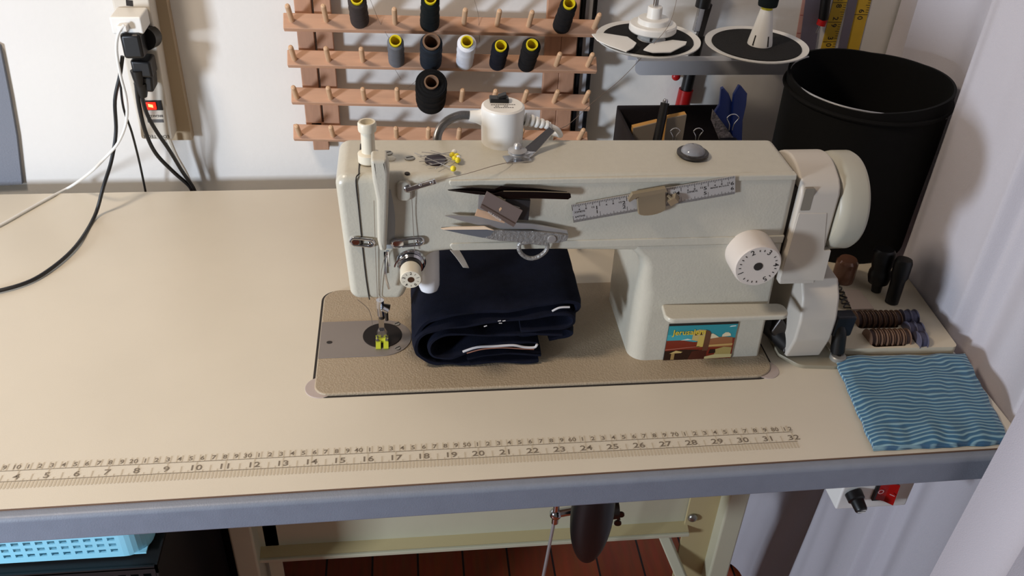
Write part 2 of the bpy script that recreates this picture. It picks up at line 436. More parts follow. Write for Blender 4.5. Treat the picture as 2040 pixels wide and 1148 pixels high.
obj('back_panel', MB().box(xL, xR, SY, SY+.006, zA, -.033), M_cream, tab)
obj('crossbar_ledge', MB().add([(xL, SY, zA), (xR, SY, zA), (xR, SY-.016, zB), (xL, SY-.016, zB), (xL, SY+.004, zA-.003), (xR, SY+.004, zA-.003), (xR, SY-.016, zB-.004), (xL, SY-.016, zB-.004)], [(0,1,2,3), (7,6,5,4), (0,3,7,4), (1,5,6,2), (0,4,5,1), (3,2,6,7)]), M_creamdark, tab, flat=True)
obj('crossbar_lip', MB().box(xL, xR, SY-.0200, SY-.0155, zB-.0060, zB+.0005), M_cream, tab, bevel=.001)

# control box under the table
CY = -.002
q0, q1, q2 = PY(1664, 1016, CY), PY(1803, 1010, CY), PY(1815, 966, CY)
cbx = thing('control_box', 'white motor control box with black knob and red rocker switch under table edge', 'switch', ((q0.x+q1.x)/2, .03, q0.z))
obj('housing', MB().box(q0.x, q1.x, CY, .09, q0.z, -.033), M_white, cbx, bevel=.002)
kn = PY(1700, 982, CY); kd = Vector((.10, -1, -.28))
o = obj('knob', MB().lathe([(.0088, 0), (.0086, .008), (.0068, .0095), (.0062, .019), (.0050, .0205)], kn, kd, 24), M_black, cbx)
mk = MB()
for dz in (-.0013, .0015): mk.obox(kn+kd.normalized()*.0206+Vector((0, 0, dz)), (.0040, 0, 0), (0, .0003, 0), (0, 0, .0006))
obj('pointer', mk, M_white, o, 'white pointer line')
ra0, ra1 = PY(1737, 998, CY-.003), PY(1795, 962, CY-.003)
rx0, rx1, rz0, rz1 = ra0.x+.002, ra1.x-.004, ra0.z, ra1.z
obj('switch_bezel', MB().box(rx0-.002, rx1+.003, CY-.003, CY+.001, rz0-.001, rz1+.004), M_black, cbx, bevel=.001)
xm = rx0+(rx1-rx0)*.55
r = obj('rocker', MB().add([(rx0+.001, CY-.003, rz0+.002), (xm, CY-.0045, rz0), (rx1, CY-.0100, rz0-.001), (rx0+.001, CY-.003, rz1+.002), (xm, CY-.0045, rz1+.002), (rx1, CY-.0085, rz1+.002),
    (rx0, CY, rz0), (rx1, CY, rz0), (rx0, CY, rz1), (rx1, CY, rz1)], [(0,1,4,3), (1,2,5,4), (0,6,7,2,1), (3,4,5,9,8), (2,7,9,5), (0,3,8,6)]), M_redsw, cbx, flat=True)
ma_ = PY(1755, 981, CY-.005); mb_ = PY(1777, 986, CY-.009)
mk = MB().text('O', .0085, frame(ma_, (1,0,0), (0,0,1))).text('I', .0085, frame(mb_+Vector((0,-.001,0)), (.4,-.2,1), (-1,.2,.4)))
obj('switch_mark', mk, mat('mark_grey', (200, 160, 160), .6), r, 'pale O and I marks', flat=True)

# knee lifter pad, its bracket and rod
kl = thing('knee_lifter', 'black oval knee lifter pad with wing screw hanging below the table', 'knee lifter', (.672, .12, -.30))
c = PY(1178, 1035, .12)
pad = MB()
KC = PY(1180, 1020, .10); KB = PY(1180, 1116, .10); kh = KC.z-KB.z
def padf(u, v):
    a = 2*PI*u; t = v*PI/2; x = .0255*cos(a)*sin(t); z = kh*sin(a)*sin(t)
    return KC+Vector((x, -.024*cos(t), z))
pad.grid(padf, 48, 14)
def padb(u, v):
    p = padf(1-u, v); d = p-KC; return KC+Vector((d.x*.97, d.y*.6+.004, d.z*.985))
pad.grid(padb, 48, 14)
obj('pad', pad, M_black, kl)
bk = MB().cyl((KC.x+.018, .115, -.033), (KC.x+.018, .115, KC.z-.02), .009).cyl(KC+Vector((.018, .012, -.012)), KC+Vector((.034, .012, -.012)), .0115)
obj('bracket', bk, M_darksteel, kl)
wp = PY(1228, 1031, .108)
ws = MB().cyl(wp+Vector((-.012, 0, -.001)), wp+Vector((.001, 0, 0)), .0022).cyl(wp, wp+Vector((.004, 0, .001)), .004)
ws.lathe([(.0045, -.001), (.0045, .001)], wp+Vector((.004, -.002, .007)), (.2, 1, 0), 16).lathe([(.0045, -.001), (.0045, .001)], wp+Vector((.002, -.002, -.008)), (.2, 1, 0), 16)
obj('wing_screw', ws, M_darksteel, kl)
tr = thing('treadle_rod', 'thin grey treadle rod hanging from a chrome joint left of the black knee pad', 'rod', tuple(PY(1108, 1020, .15)))
a = PY(1107, 1024, .15); b2 = PY(1082, 1150, .15)
obj('rod', MB().cyl(a, a+(b2-a)*2.2, .0022, n=12), M_steel, tr)
jt = MB().sph(a, .008, 14).cyl(a+Vector((-.002, 0, 0)), a+Vector((.020, 0, .004)), .0055).cyl(a+Vector((0, 0, -.016)), a, .0045).cyl(a, a+Vector((0, 0, .10)), .004)
obj('ball_joint', jt, M_chrome, tr)

# ================================================================== SEWING MACHINE
FY = .1245
mach = thing('sewing_machine', 'cream industrial straight stitch sewing machine set into the table', 'sewing machine', (.589, .181, 0))
bx0, bx1, by0, by1 = .3515, .8265, .0925, .2695
plate_poly = None
# bed: rounded rectangle minus the slide plate area (the plate sits flush on top)
bedp = rounded([(bx0, by0), (bx1, by0), (bx1, by1), (bx0, by1)], [.014, .022, .006, .018], 8)
obj('bed', MB().prism(bedp, XY, .0032, -.03, r=.0016, seg=3, back=False), M_bed, mach)
gap = MB().prism(rounded([(hole[0]-.001, hole[2]-.001), (hole[1]+.001, hole[2]-.001), (hole[1]+.001, hole[3]+.001), (hole[0]-.001, hole[3]+.001)], [.014, .022, .006, .018], 8), XY, .0004, -.02)
obj('bed_gasket', gap, M_gap, mach, 'dark gasket line around the bed')
# slide plate with half-round end
sp = [(bx0+.0008, .1475), (.4185, .1475)] + [(.4185+.0305*sin(a), .178-.0305*cos(a)) for a in [PI*k/16 for k in range(1, 16)]] + [(.4185, .2085), (bx0+.0008, .2085)]
obj('slide_plate', MB().prism(sp, XY, .0042, .001, r=.0004, seg=2, back=False), M_plate, mach, 'grey steel slide plate')
sl = MB()
for p in ((.3625, .1725, .005, .3),):
    sl.lathe([(.0022, 0), (.0022, .0004)], (p[0], p[1], .0042), (0,0,1), 16, sx=1.4)
obj('plate_catch', sl, M_gap, mach)
obj('needle_plate', MB().lathe([(.0208, 0), (.0208, .0006), (.0200, .0010)], (.4180, .1812, .0042), (0,0,1), 48), mat('black_disc', (20, 13, 11), .6, spec=.3), mach, 'dark round disc around the needle')
for p in ((.4335, .2005), (.4340, .1585)):
    s_ = obj('plate_screw', MB().lathe([(.0034, 0), (.0034, .0008), (.0026, .0012)], (p[0], p[1], .0042), (0,0,1), 20), M_screw, mach)
    obj('slot', MB().obox((p[0], p[1], .0055), (.0024, .0018, 0), (-.0003, .0004, 0), (0, 0, .0001)), M_gap, s_)
# arm + head silhouette
sil = rounded([(.3865, .2285), (.3925, .093), (.4415, .0915), (.4560, .1255), (.4700, .1440), (.5050, .1465), (.700, .1385), (.8145, .136), (.8125, .2225)],
              [.011, .010, .0085, .010, .016, .030, .008, .008, .008], 8)
arm = MB().prism(sil, XZ, FY, .2000, r=.0075, seg=6)
# column, lofted with a large rounded left front corner and a flared top fillet
zs = [0.0032, .006, .03, .06, .09, .110, .120, .127, .133, .138, .1465]
rings = []
for z in zs:
    x0 = .6755 + (.0035 if z < .01 else 0) - (0 if z < .115 else .018*(1-math.sqrt(max(0, 1-((z-.115)/.025)**2))) if z < .14 else .018)
    x0 -= .003*max(0, 1-z/.03)
    x1 = .8185 - .0055*z/.145
    rings.append(rounded([(x0, FY-.0002), (x1, FY-.0002), (x1, .245), (x0, .245)], [.017 if z < .11 else .012, .004, .004, .012], 6))
n = len(rings[0]); vs = [Vector((u, v, z)) for rg, z in zip(rings, zs) for u, v in rg]
fs = [(j*n+k, j*n+(k+1) % n, (j+1)*n+(k+1) % n, (j+1)*n+k) for j in range(len(zs)-1) for k in range(n)]
arm.add(vs, fs + [tuple(range(n))[::-1], tuple(range((len(zs)-1)*n, len(zs)*n))])
# ledge along the top front edge and raised moulding along the lower edge of the arm
arm.prism(rounded([(.4860, .2222), (.4880, .2166), (.8100, .2164), (.8095, .2222)], [.002, .002, .001, .001], 4), XZ, FY-.0012, FY+.006, r=.0011, seg=3, back=False)
arm.prism(rounded([(.4860, .1560), (.4900, .1478), (.7000, .1468), (.8120, .1468), (.8125, .1555)], [.005, .003, .003, .001, .001], 4), XZ, FY-.0013, FY+.004, r=.0012, seg=3, back=False)
# rounded band along the lower edge of the arm
obj('arm_casting', arm, M_castg, mach, ang=40)
# face plate on the left end, divided by a dark seam
fp = MB()
seam = [PY(x, y, FY-.0004) for x, y in ((711, 300), (709, 360), (715, 420), (723, 500), (730, 560), (736, 597))]
seam = [Vector((p.x, FY-.0003, p.z)) for p in seam]
seam[0] = Vector((seam[0].x, FY+.004, .2277))
top = [Vector((.4085, .1400, .2288)), Vector((.4100, .190, .2288))]
fp.tube([Vector((seam[0].x, .185, .2287)), Vector((seam[0].x, .135, .2287)), seam[0]]+seam[1:], .0006, 6)
obj('face_plate_seam', fp, M_gap, mach, 'dark seam of the face plate')
# take-up lever guard: a tall raised rib with a hollow beside it
gl = [PY(x, y, FY-.012) for x, y in ((738, 318), (770, 318), (776, 345), (773, 430), (770, 500), (757, 502), (752, 480), (750, 400), (742, 360))]
gd = MB().prism(rounded([(p.x, p.z) for p in gl], .0025, 4), XZ, FY-.013, FY+.004, r=.0035, seg=4, back=False)
obj('lever_guard', gd, M_castg, mach)
hl = [PY(x, y, FY-.0005) for x, y in ((782, 325), (800, 322), (808, 380), (806, 450), (797, 497), (780, 500))]
def hol(u, v):
    a = Vector((.4335, 0, .2135)); b = Vector((.4325, 0, .1520)); z = a.z+(b.z-a.z)*v; w = .0065+.003*sin(PI*v)
    xx = .4285+w*u; return Vector((xx, FY-.0006-.0004*sin(PI*u), z))
obj('hollow_shade_sheet', MB().sheet(hol, 6, 10, (0, -.002, 0)), mat('channel_shade', (150, 152, 152), .5), mach, 'grey sheet painted as the shaded hollow beside the lever guard')  # the grey stands in for shade inside the hollow
obj('lever_slot', MB().box(.4262, .4284, FY-.0012, FY, .124, .148), M_blackm, mach)
tl = MB().tube([PY(770, 512, .118), PY(768, 548, .115), PY(775, 575, .119)], .0012, 8).tube([PY(772, 500, .120), PY(774, 530, .119)], .0016, 8)
obj('check_spring', tl, M_chrome, mach)
# thread guides
def slotted(name, cx, cz, w, h, ang, y=FY-.001):
    mb = MB(); m = Matrix.Rotation(ang, 2)
    out = rrect(-w/2, w/2, -h/2, h/2, h*.48, 6); inn = rrect(-w*.10, w*.40, -h*.2, h*.2, h*.19, 4)
    O = [(m @ Vector(p)) for p in out]
    path = [Vector((cx+p.x, y-.001, cz+p.y)) for p in O]
    mb.tube(path, .0014, 8, 0, closed=True)
    mb.prism([(cx+p.x, cz+p.y) for p in [m @ Vector(q) for q in rrect(-w/2, -w*.12, -h/2, h/2, h*.4, 5)]], XZ, y-.002, y+.001, r=.0006, seg=2, back=False)
    e = m @ Vector((w*.32, 0)); mb.sph((cx+e.x, y-.001, cz+e.y), h*.26, 12, (1, .6, 1))
    return obj(name, mb, M_chrome, mach)
p = PY(722, 484, FY-.003); slotted('thread_guide', p.x, p.z, .021, .0075, rad(-8))
p = PY(812, 484, FY-.003); slotted('thread_guide', p.x, p.z, .029, .0075, rad(4))
p = PY(838, 370, FY-.004)
g3 = MB().obox(p, (.0135, 0, .0042), (0, .0012, 0), (-.0006, 0, .0022)).sph(PY(813, 376, FY-.003), .0042, 14, (1, .5, 1)).sph(PY(860, 363, FY-.006), .0022, 10).sph(PY(837, 368, FY-.006), .0017, 10)
obj('thread_guide', g3, M_chrome, mach, bevel=.0006)
bo = PY(806, 352, FY)
obj('guide_boss', MB().prism(rrect(.4405, .4535, .2030, .2225, .005), XZ, FY-.0032, FY+.003, r=.002, seg=3, back=False), M_castg, mach)
# tension assembly
tc_ = Vector((.4500, .095, .1360)); tens = thing
td = MB().lathe([(.0135, 0), (.0140, .001), (.0128, .003), (.0105, .0036)], (.4512, FY, .1362), (0,-1,0), 36).lathe([(.0115, .004), (.0125, .006), (.0108, .0085)], (.4510, FY, .1362), (0,-1,0), 36)
obj('tension_disc', td, M_chrome, mach)
obj('tension_spring', MB().lathe([(.0098, .008), (.0098, .0125)], (.4508, FY, .1361), (0,-1,0), 30), M_darksteel, mach)
tk = MB().lathe([(.0092, .0125), (.0098, .014), (.0098, .0285), (.0091, .0296)], (.4505, FY, .1361), (0,-1,0), 40)
tko = obj('tension_knob', tk, M_ivory, mach, 'ivory numbered tension knob')
tt = MB(); yk = FY-.0298
for k, ch in enumerate(['2', '|', '1', '|', '0', '|', '4', '|', '3', '|']):
    a = PI/2-2*PI*k/10; ce = Vector((.4505+.0066*cos(a), yk, .1361+.0066*sin(a)))
    tt.text(ch if ch != '|' else 'I', .0040 if ch != '|' else .0026, frame(ce, (sin(a), 0, -cos(a)), (cos(a), 0, sin(a))))
obj('numbers', tt, M_cart, tko, flat=True)
obj('screw_hole', MB().lathe([(.0030, 0), (.0030, .0004)], (.4505, yk+.0003, .1361), (0,-1,0), 20), mat('bronze_screw', (96, 70, 52), .4, metal=.7), tko)
obj('take_up_spring', MB().tube([PY(x, y, .117) for x, y in ((812, 512), (800, 514), (790, 522), (786, 532))], .0008, 6), M_chrome, mach)
# pressure regulator on top of the head
kp = Vector((.4165, .150, .2285))
kb = MB().lathe([(.0092, 0), (.0098, .001), (.0098, .0085), (.0082, .0095), (.0062, .0098), (.0060, .030), (.0078, .0305), (.0082, .032), (.0082, .0375), (.0074, .039), (.0058, .0388), (.0050, .034), (.0001, .034)], kp, (0,0,1), 36)
obj('pressure_regulator', kb, M_ivory, mach, 'ivory collared pressure regulator knob')
obj('thumb_cap', MB().lathe([(.0062, 0), (.0062, .001), (.005, .0022), (.0001, .0028)], PZ(737, 312, .2280), (0,0,1), 28), M_smooth, mach)
for q in ((772, 305), (816, 315)):
    P_ = PZ(q[0], q[1], .2282)
    s_ = obj('top_screw', MB().lathe([(.0046, -.001), (.0046, .0004), (.0036, .0009)], P_, (0,0,1), 24), M_screw, mach)
    obj('slot', MB().obox(P_+Vector((0,0,.001)), (.003, .0012, 0), (-.0002, .0005, 0), (0,0,.0001)), M_gap, s_)
obj('oil_cap', MB().lathe([(.0048, -.001), (.0046, .0005), (.003, .0012), (.0001, .0014)], PZ(778, 316, .2282), (0,0,1), 24), M_ivory, mach)
obj('oil_hole', MB().lathe([(.0022, -.001), (.0022, .0003)], PZ(811, 345, .2275), (0,0,1), 16), M_gap, mach)
# oil sight window on the arm
ow = PZ(1380, 305, .2265)
w_ = obj('oil_window', MB().lathe([(.0150, -.001), (.0150, .0012), (.0138, .0020), (.0118, .0016)], ow, (0,0,1), 40), M_darksteel, mach)
obj('dome', MB().lathe([(.0118, 0), (.0110, .0036), (.0085, .0062), (.0050, .0078), (.0001, .0084)], ow, (0,0,1), 36), mat('sight_glass', (210, 210, 214), .08, trans=.7), w_, 'clear domed sight glass')
# thread post on top (pretension) with its bracket
pt = PZ(1030, 318, .2262)
br = MB().obox(pt+Vector((0, 0, .0007)), (.0115, .002, 0), (-.0015, .0070, 0), (0, 0, .0007))
e1 = PZ(1052, 300, .2290); e2 = PY(1099, 258, .185)
br.add([e1+Vector((-.006, 0, 0)), e1+Vector((.007, -.003, 0)), e2+Vector((.0025, -.003, 0)), e2+Vector((-.0025, .001, .002)), e1+Vector((-.006, 0, -.0012)), e1+Vector((.007, -.003, -.0012)), e2+Vector((.0025, -.003, -.0012)), e2+Vector((-.0025, .001, .0008))],
       [(0,1,2,3), (7,6,5,4), (0,4,5,1), (1,5,6,2), (2,6,7,3), (3,7,4,0)])
br.add([pt+Vector((.004, .004, .0014)), pt+Vector((.0105, -.001, .0014)), e1+Vector((.007, -.003, 0)), e1+Vector((-.006, 0, 0)), pt+Vector((.004, .004, .0002)), pt+Vector((.0105, -.001, .0002)), e1+Vector((.007, -.003, -.0012)), e1+Vector((-.006, 0, -.0012))],
       [(0,1,2,3), (7,6,5,4), (0,4,5,1), (1,5,6,2), (2,6,7,3), (3,7,4,0)])
obj('guide_bracket', br, M_chrome, mach, flat=True)
obj('pretension_discs', MB().lathe([(.0030, 0), (.0035, .004), (.0070, .0052), (.0088, .0072), (.0070, .0080), (.0088, .0098), (.0060, .0112), (.0038, .0120), (.0036, .0150), (.0020, .0168), (.0001, .0172)], pt, (0,0,1), 30), M_steel, mach)
# needle bar, presser foot
nb = Vector((.4190, .176, 0))
obj('presser_bar', MB().cyl(PY(757, 598, .165), PY(757, 612, .165), .0040, n=20).cyl(PY(757, 608, .165), PY(759, 628, .165), .0036, n=20).cyl(PY(762, 615, .160), PY(772, 620, .160), .0028, n=14), M_chrome, mach)
ft = MB()
fx, fy = .4180, .170
ft.obox((fx, fy+.004, .0285), (.0028, 0, 0), (0, .0026, 0), (0, 0, .0125))
ft.prism(rounded([(-.0028, .020), (.0028, .020), (.0058, .0135), (.0058, .0105), (-.0058, .0105), (-.0058, .0135)], .001, 3), lambda u, v, d: Vector((fx+u, d, v)), fy-.0015, fy+.0050)
fo = obj('presser_foot', ft, M_chrome, mach)
fm = MB()
for sgn in (-1, 1):
    fm.obox((fx+sgn*.0040, fy-.0062, .0068), (.0026, 0, 0), (0, .0060, .0022), (0, -.0006, .0012))
fm.obox((fx, fy-.0008, .0090), (.0064, 0, 0), (0, .0030, .001), (0, 0, .0018))
obj('sole', fm, M_lime, fo, 'lime green plastic foot sole')
fs_ = MB()
for sgn in (-1, 1): fs_.cyl((fx+sgn*.0036, fy-.0036, .0098), (fx+sgn*.0064, fy-.0040, .0098), .0018, n=12)
obj('hinge_pin', fs_, M_chrome, fo)
obj('needle_clamp', MB().cyl((fx+.002, fy+.002, .050), (fx+.010, fy+.001, .049), .0030, n=14).cyl((fx+.001, fy, .036), (fx+.001, fy, .060), .0030, n=14).cyl((fx+.006, fy-.001, .034), (fx+.006, fy-.001, .05), .0018, n=10), M_darksteel, mach)
# reverse lever (long ledge) on the column
rl = rounded([(.6990, .0985), (.8270, .0985), (.8270, .1200), (.7010, .1245)], [.009, .008, .008, .002], 6)
obj('reverse_lever', MB().prism(rl, XY, .0765, .0708, r=.0018, seg=3), M_castg, mach, 'long flat feed reverse lever')
# stitch dial
dd = MB().lathe([(.0235, 0), (.0238, .002), (.0235, .0255), (.0218, .0285)], (.7795, FY, .1390), (0,-1,0), 56)
dl = obj('stitch_dial', dd, M_dial, mach, 'round numbered stitch length dial')
dt = MB(); yd = FY-.0287; cx, cz = .7795, .1390
for k, (ch, deg) in enumerate((('2', 118), ('3', 62), ('4', 5), ('5', -52-5), ('1', 205))):
    a = rad(deg); ce = Vector((cx+.0172*cos(a), yd, cz+.0172*sin(a)))
    dt.text(ch, .0078, frame(ce, (sin(a), 0, -cos(a)), (cos(a), 0, sin(a))))
for k in range(24):
    a = 2*PI*k/24+.1
    if min(abs((math.degrees(a)-d+180) % 360-180) for d in (118, 62, 5, -57, 205)) < 13: continue
    ce = Vector((cx+.0178*cos(a), yd, cz+.0178*sin(a))); dt.obox(ce, (.0010*cos(a), 0, .0010*sin(a)), (0, .0001, 0), (.0004*sin(a), 0, -.0004*cos(a)))
obj('numbers', dt, M_cart, dl, flat=True)
obj('dial_hole', MB().lathe([(.0044, 0), (.0044, .0003)], (cx, yd+.0001, cz), (0,-1,0), 28), M_gap, dl)
obj('dial_stop', MB().sph(PY(1490, 477, FY-.002), .0042, 14, (1, .7, 1)), M_castg, mach)
# handwheel
hw = MB().lathe([(.001, .860), (.0300, .860), (.0340, .857), (.0440, .858), (.0478, .862), (.0490, .868), (.0490, .883), (.0470, .8865), (.0420, .888), (.0300, .884), (.001, .884)], (0, .160, .1735), (1,0,0), 72)
obj('handwheel', hw, M_wheel, mach, 'round cream handwheel')
# belt guards
def arc(r, a0, a1, k=20, c=(.160, .1735)): return [(c[0]+r*cos(rad(a0+(a1-a0)*i/k)), c[1]+r*sin(rad(a0+(a1-a0)*i/k))) for i in range(k+1)]
gu = arc(.0500, 8, 118, 16) + [(.1290, .2140), (.1235, .2085), (.1205, .2010), (.1205, .100), (.205, .100)]
gu = [(y, z) for y, z in gu]
g1 = MB().prism(gu, YZ, PY(1593, 400, .1205).x, .8560, r=.0028, seg=4)
obj('belt_guard', g1, M_smooth, mach, 'upper cream belt guard')
wa, wb_ = PY(1594, 420, .1202), PY(1625, 376, .1202)
wn = MB().prism(rrect(wa.x, wb_.x, wa.z, wb_.z, .0012, 3), XZ, .12035, .1250)
obj('window_shade_plate', wn, mat('window_shade', (128, 121, 108), .5), mach)  # thin plate, darker colour paints the shade of a recess
gq = [PY(x, y, .1200) for x, y in ((1592, 425), (1648, 425), (1642, 499), (1656, 499), (1641, 560), (1554, 558))]
g1b = MB().prism(rounded([(p.x, p.z) for p in gq], .0012, 3), XZ, .1200, .128, r=.0006, seg=2)
obj('guard_plate', g1b, M_smooth, mach)
lo = [(.1280, .0996), (.1150, .085), (.1080, .062), (.1085, .035), (.1180, .006), (.1900, .006), (.200, .0996)]
lo = rounded(lo, [.002, .02, .03, .02, .001, .001, .001], 6)
g2 = MB().prism(lo, YZ, .8440, .8840, r=.003, seg=3)
obj('lower_belt_guard', g2, M_smooth, mach, 'curved lower cream belt guard')
obj('gap_shade_block', MB().box(.8126, .8168, .1300, .198, .100, .205), M_gap, mach)  # dark block painting in the shade between arm and belt guard
# ================================================================== BOBBIN WINDER
bw = thing('bobbin_winder', 'black and grey bobbin winder mounted beside the machine under the belt guard', 'bobbin winder', (.872, .13, 0))
bp_ = rounded([(.8560, .1050), (.9020, .1000), (.9080, .1350), (.9080, .19), (.8400, .19), (.8400, .125)], [.016, .010, .006, .004, .004, .006], 6)
obj('base_plate', MB().prism(bp_, XY, .0045, 0, r=.0008, seg=2, back=False), mat('plate_grey', (146, 138, 118), .4), bw)
obj('mounting_lug', MB().lathe([(.0085, 0), (.0085, .004), (.0075, .005)], (.9010, .1130, .0045), (0,0,1), 28), mat('lug_grey', (150, 148, 142), .4, metal=.4), bw)
obj('lug_hole', MB().lathe([(.0028, 0), (.0028, .0006)], (.9010, .1130, .0094), (0,0,1), 18), M_gap, bw)
wb = MB().obox((.8400, .142, .028), (.008, 0, -.010), (0, .011, 0), (.004, 0, .010)).obox((.8520, .132, .012), (.007, 0, -.006), (0, .010, 0), (.004, .003, .008))
obj('arm', wb, M_darksteel, bw, bevel=.003)
obj('roller', MB().cyl((.8280, .150, .030), (.8500, .130, .014), .0105, n=28), M_black, bw)
obj('tension_lever', MB().tube([PY(1668, 700, .118), PY(1672, 660, .122), PY(1665, 628, .13)], .0075, 12), M_black, bw)
lv = MB().prism(rounded([(.8900, .0300), (.9110, .0300), (.9125, .0560), (.8900, .0560)], .003, 4), XZ, .118, .132, r=.002, seg=3)
obj('thumb_tab', lv, mat('navy_plastic', (16, 17, 28), .4), bw, 'navy thumb tab')
obj('spindle', MB().cyl(PY(1562, 590, .19), PY(1550, 585, .20), .006, n=18).cyl(PY(1560, 640, .19), PY(1575, 600, .19), .009, n=20), M_darksteel, bw)

# ================================================================== LAMP ON THE ARM
lamp = thing('gooseneck_lamp', 'white magnetic gooseneck work lamp standing on top of the machine arm', 'lamp', (.5405, .1905, .2268))
Lb = Vector((.5405, .1915, .2252))
lb = obj('base', MB().lathe([(.0188, 0), (.0195, .0015), (.0205, .034), (.0200, .0375), (.0182, .0388), (.0001, .0388)], Lb, (0,0,1), 56), M_white, lamp)
obj('magnet_foot', MB().lathe([(.0192, 0), (.0192, .0014)], Lb-Vector((0,0,.0002)), (0,0,1), 48), M_black, lamp)
sw = MB().obox(Lb+Vector((-.003, .008, .0405)), (.0088, -.0006, 0), (0, .0048, 0), (0, 0, .0022)); obj('switch_bezel', sw, M_black, lamp, bevel=.0006)
sw = MB().obox(Lb+Vector((.000, .008, .0440)), (.0038, 0, .0012), (0, .0036, 0), (-.0004, 0, .0016)); obj('rocker', sw, M_black, lamp, bevel=.0005)
tx_ = MB()
for k, (n_, x0_) in enumerate(((11, -.0105), (4, -.0070), (9, -.0085))):
    for q in range(n_): tx_.obox(Lb+Vector((x0_+.0021*q+(.004 if k == 1 and q > 1 else 0), -.0005-.0032*k, .0389)), (.0008, 0, 0), (0, .00045, 0), (0, 0, .0001))
obj('lamp_print', tx_, M_cart, lamp, flat=True)
bl = MB().lathe([(.0085, 0), (.0060, .006), (.0050, .013)], Lb+Vector((-.0180, .004, .0245)), (-1, 0, .12), 24)
obj('neck_collar', bl, M_white, lamp)
gp = [Lb+Vector((-.028, .004, .0262)), Lb+Vector((-.040, .006, .0255)), Lb+Vector((-.053, .014, .015)), Lb+Vector((-.060, .022, -.002)), Vector((.480, .224, .195)), Vector((.474, .222, .165)), Vector((.4695, .212, .146)), Vector((.4685, .185, .143)), Vector((.4683, .168, .138))]
gn = MB().tube(gp, .0036, 14, 10)
pts = crom(gp, 22)
for i in range(1, len(pts)-1, 1):
    gn.lathe([(.0036, -.0005), (.0042, 0), (.0036, .0005)], pts[i], pts[i+1]-pts[i], 12, caps=False)
obj('gooseneck', gn, mat('neck_steel', (128, 126, 126), .3, metal=.7), lamp, 'ribbed steel gooseneck')
sr = MB()
for k in range(5):
    sr.lathe([(.0062-.0006*k, -.0014), (.0066-.0006*k, 0), (.0062-.0006*k, .0014)], Lb+Vector((.0225+.0048*k, -.001-.0004*k, .0240-.0012*k)), (1, 0, -.25), 18)
sr.cyl(Lb+Vector((.018, 0, .0255)), Lb+Vector((.045, -.002, .018)), .0034)
obj('strain_relief', sr, M_white, lamp)
cd = MB().tube([Lb+Vector((.043, -.002, .0185)), Lb+Vector((.052, -.001, .0135)), Lb+Vector((.0565, .002, .006)), Lb+Vector((.053, .010, .0035)), Lb+Vector((.050, .018, -.004)), Lb+Vector((.050, .026, -.05)), Vector((.60, .30, .10)), Vector((.66, .36, .004)), Vector((.70, .51, .004)), Vector((.70, .53, -.05))], .0026, 10, 6)
obj('cord', cd, M_white, lamp)
hd = MB().lathe([(.0001, 0), (.005, .0008), (.0088, .0035), (.0105, .0085), (.0107, .015), (.0107, .056), (.0088, .062), (.004, .064)], (.4683, .158, .0765), (0, .10, 1), 40)
obj('lamp_head', hd, M_whiteled, lamp, 'white rounded tube shaped lamp head')

# ================================================================== THINGS ON THE MACHINE
PYF = FY-.0022
# steel seam gauge
ru = thing('seam_gauge', 'six inch steel ruler with sliding marker stuck to the machine arm', 'ruler', (.675, .121, .19))
r0 = Vector((.5990, 0, .1960)); r1 = Vector((.7480, 0, .2232)); ux = (r1-r0).normalized(); uz = Vector((ux.z, 0, -ux.x))   # uz points down
RW = .0192; RL = .1524
def RP(a, b, dy=0): v = r0+ux*a+uz*b; return Vector((v.x, PYF-.0012-dy, v.z))
rb = MB(); q = [RP(0, 0), RP(RL, 0), RP(RL, RW), RP(0, RW)]
rb.add(q + [v+Vector((0, .0010, 0)) for v in q], [(3,2,1,0), (4,5,6,7), (0,1,5,4), (1,2,6,5), (2,3,7,6), (3,0,4,7)])
rbo = obj('blade', rb, M_rulerm, ru, flat=True)
mk = MB()
def tick(a, b0, b1, w=.00022): 
    v = [RP(a-w, b0, .0001), RP(a+w, b0, .0001), RP(a+w, b1, .0001), RP(a-w, b1, .0001)]; mk.add(v, [(3,2,1,0)])
for k in range(0, 6*16+1):
    a = k*.0254/16+.0001
    if a > RL: break
    L = .0062 if k % 16 == 0 else .0045 if k % 8 == 0 else .0034 if k % 4 == 0 else .0022
    tick(a, 0, L)
for k in range(0, 6*32):
    a = k*.0254/32
    L = .0072 if k % 32 == 0 else .005 if k % 16 == 0 else .0038 if k % 4 == 0 else .0026
    tick(a, RW-L, RW, .00015)
Mr = lambda a, b: frame(RP(a, b, .00015), ux, -uz)
for n in (1, 2, 4, 5, 6):
    a = n*.0254; mk.text(str(n), .0052, Mr(a-.0028, .0075), sx=1.3); mk.text(str(n), .0050, Mr(a-.0028, .0128 if n > 2 else .0120), sx=1.3)
for n in (0, 1, 3, 4, 5):
    for k, s_ in ((.25, '4'), (.5, '8'), (.75, '12')): mk.text(s_, .0026, Mr((n+k)*.0254, .0062), sx=1.2)
mk.text('32NDS', .0026, Mr(.0065, .0085), sx=1.3); mk.text('64THS', .0026, Mr(.0065, .0135), sx=1.3); mk.text('32NDS', .0026, Mr(.112, .0085), sx=1.3); mk.text('MADE IN U.S.A.', .0022, Mr(.138, .0085), sx=1.2)
obj('graduations', mk, M_cart, rbo, flat=True)
sl_ = MB(); a0, a1 = .060, .0865
pl = [(a0, .0005), (a1, .0005), (a1, .0195)] + [((a0+a1)/2+.01325*cos(t), .0195+.0050*sin(t)) for t in [PI*k/10 for k in range(1, 10)]] + [(a0, .0195)]
def RF(u, v, d): return RP(u, v, d)
sl_.prism(pl, RF, .0034, -.0002, r=.0012, seg=3, back=False)
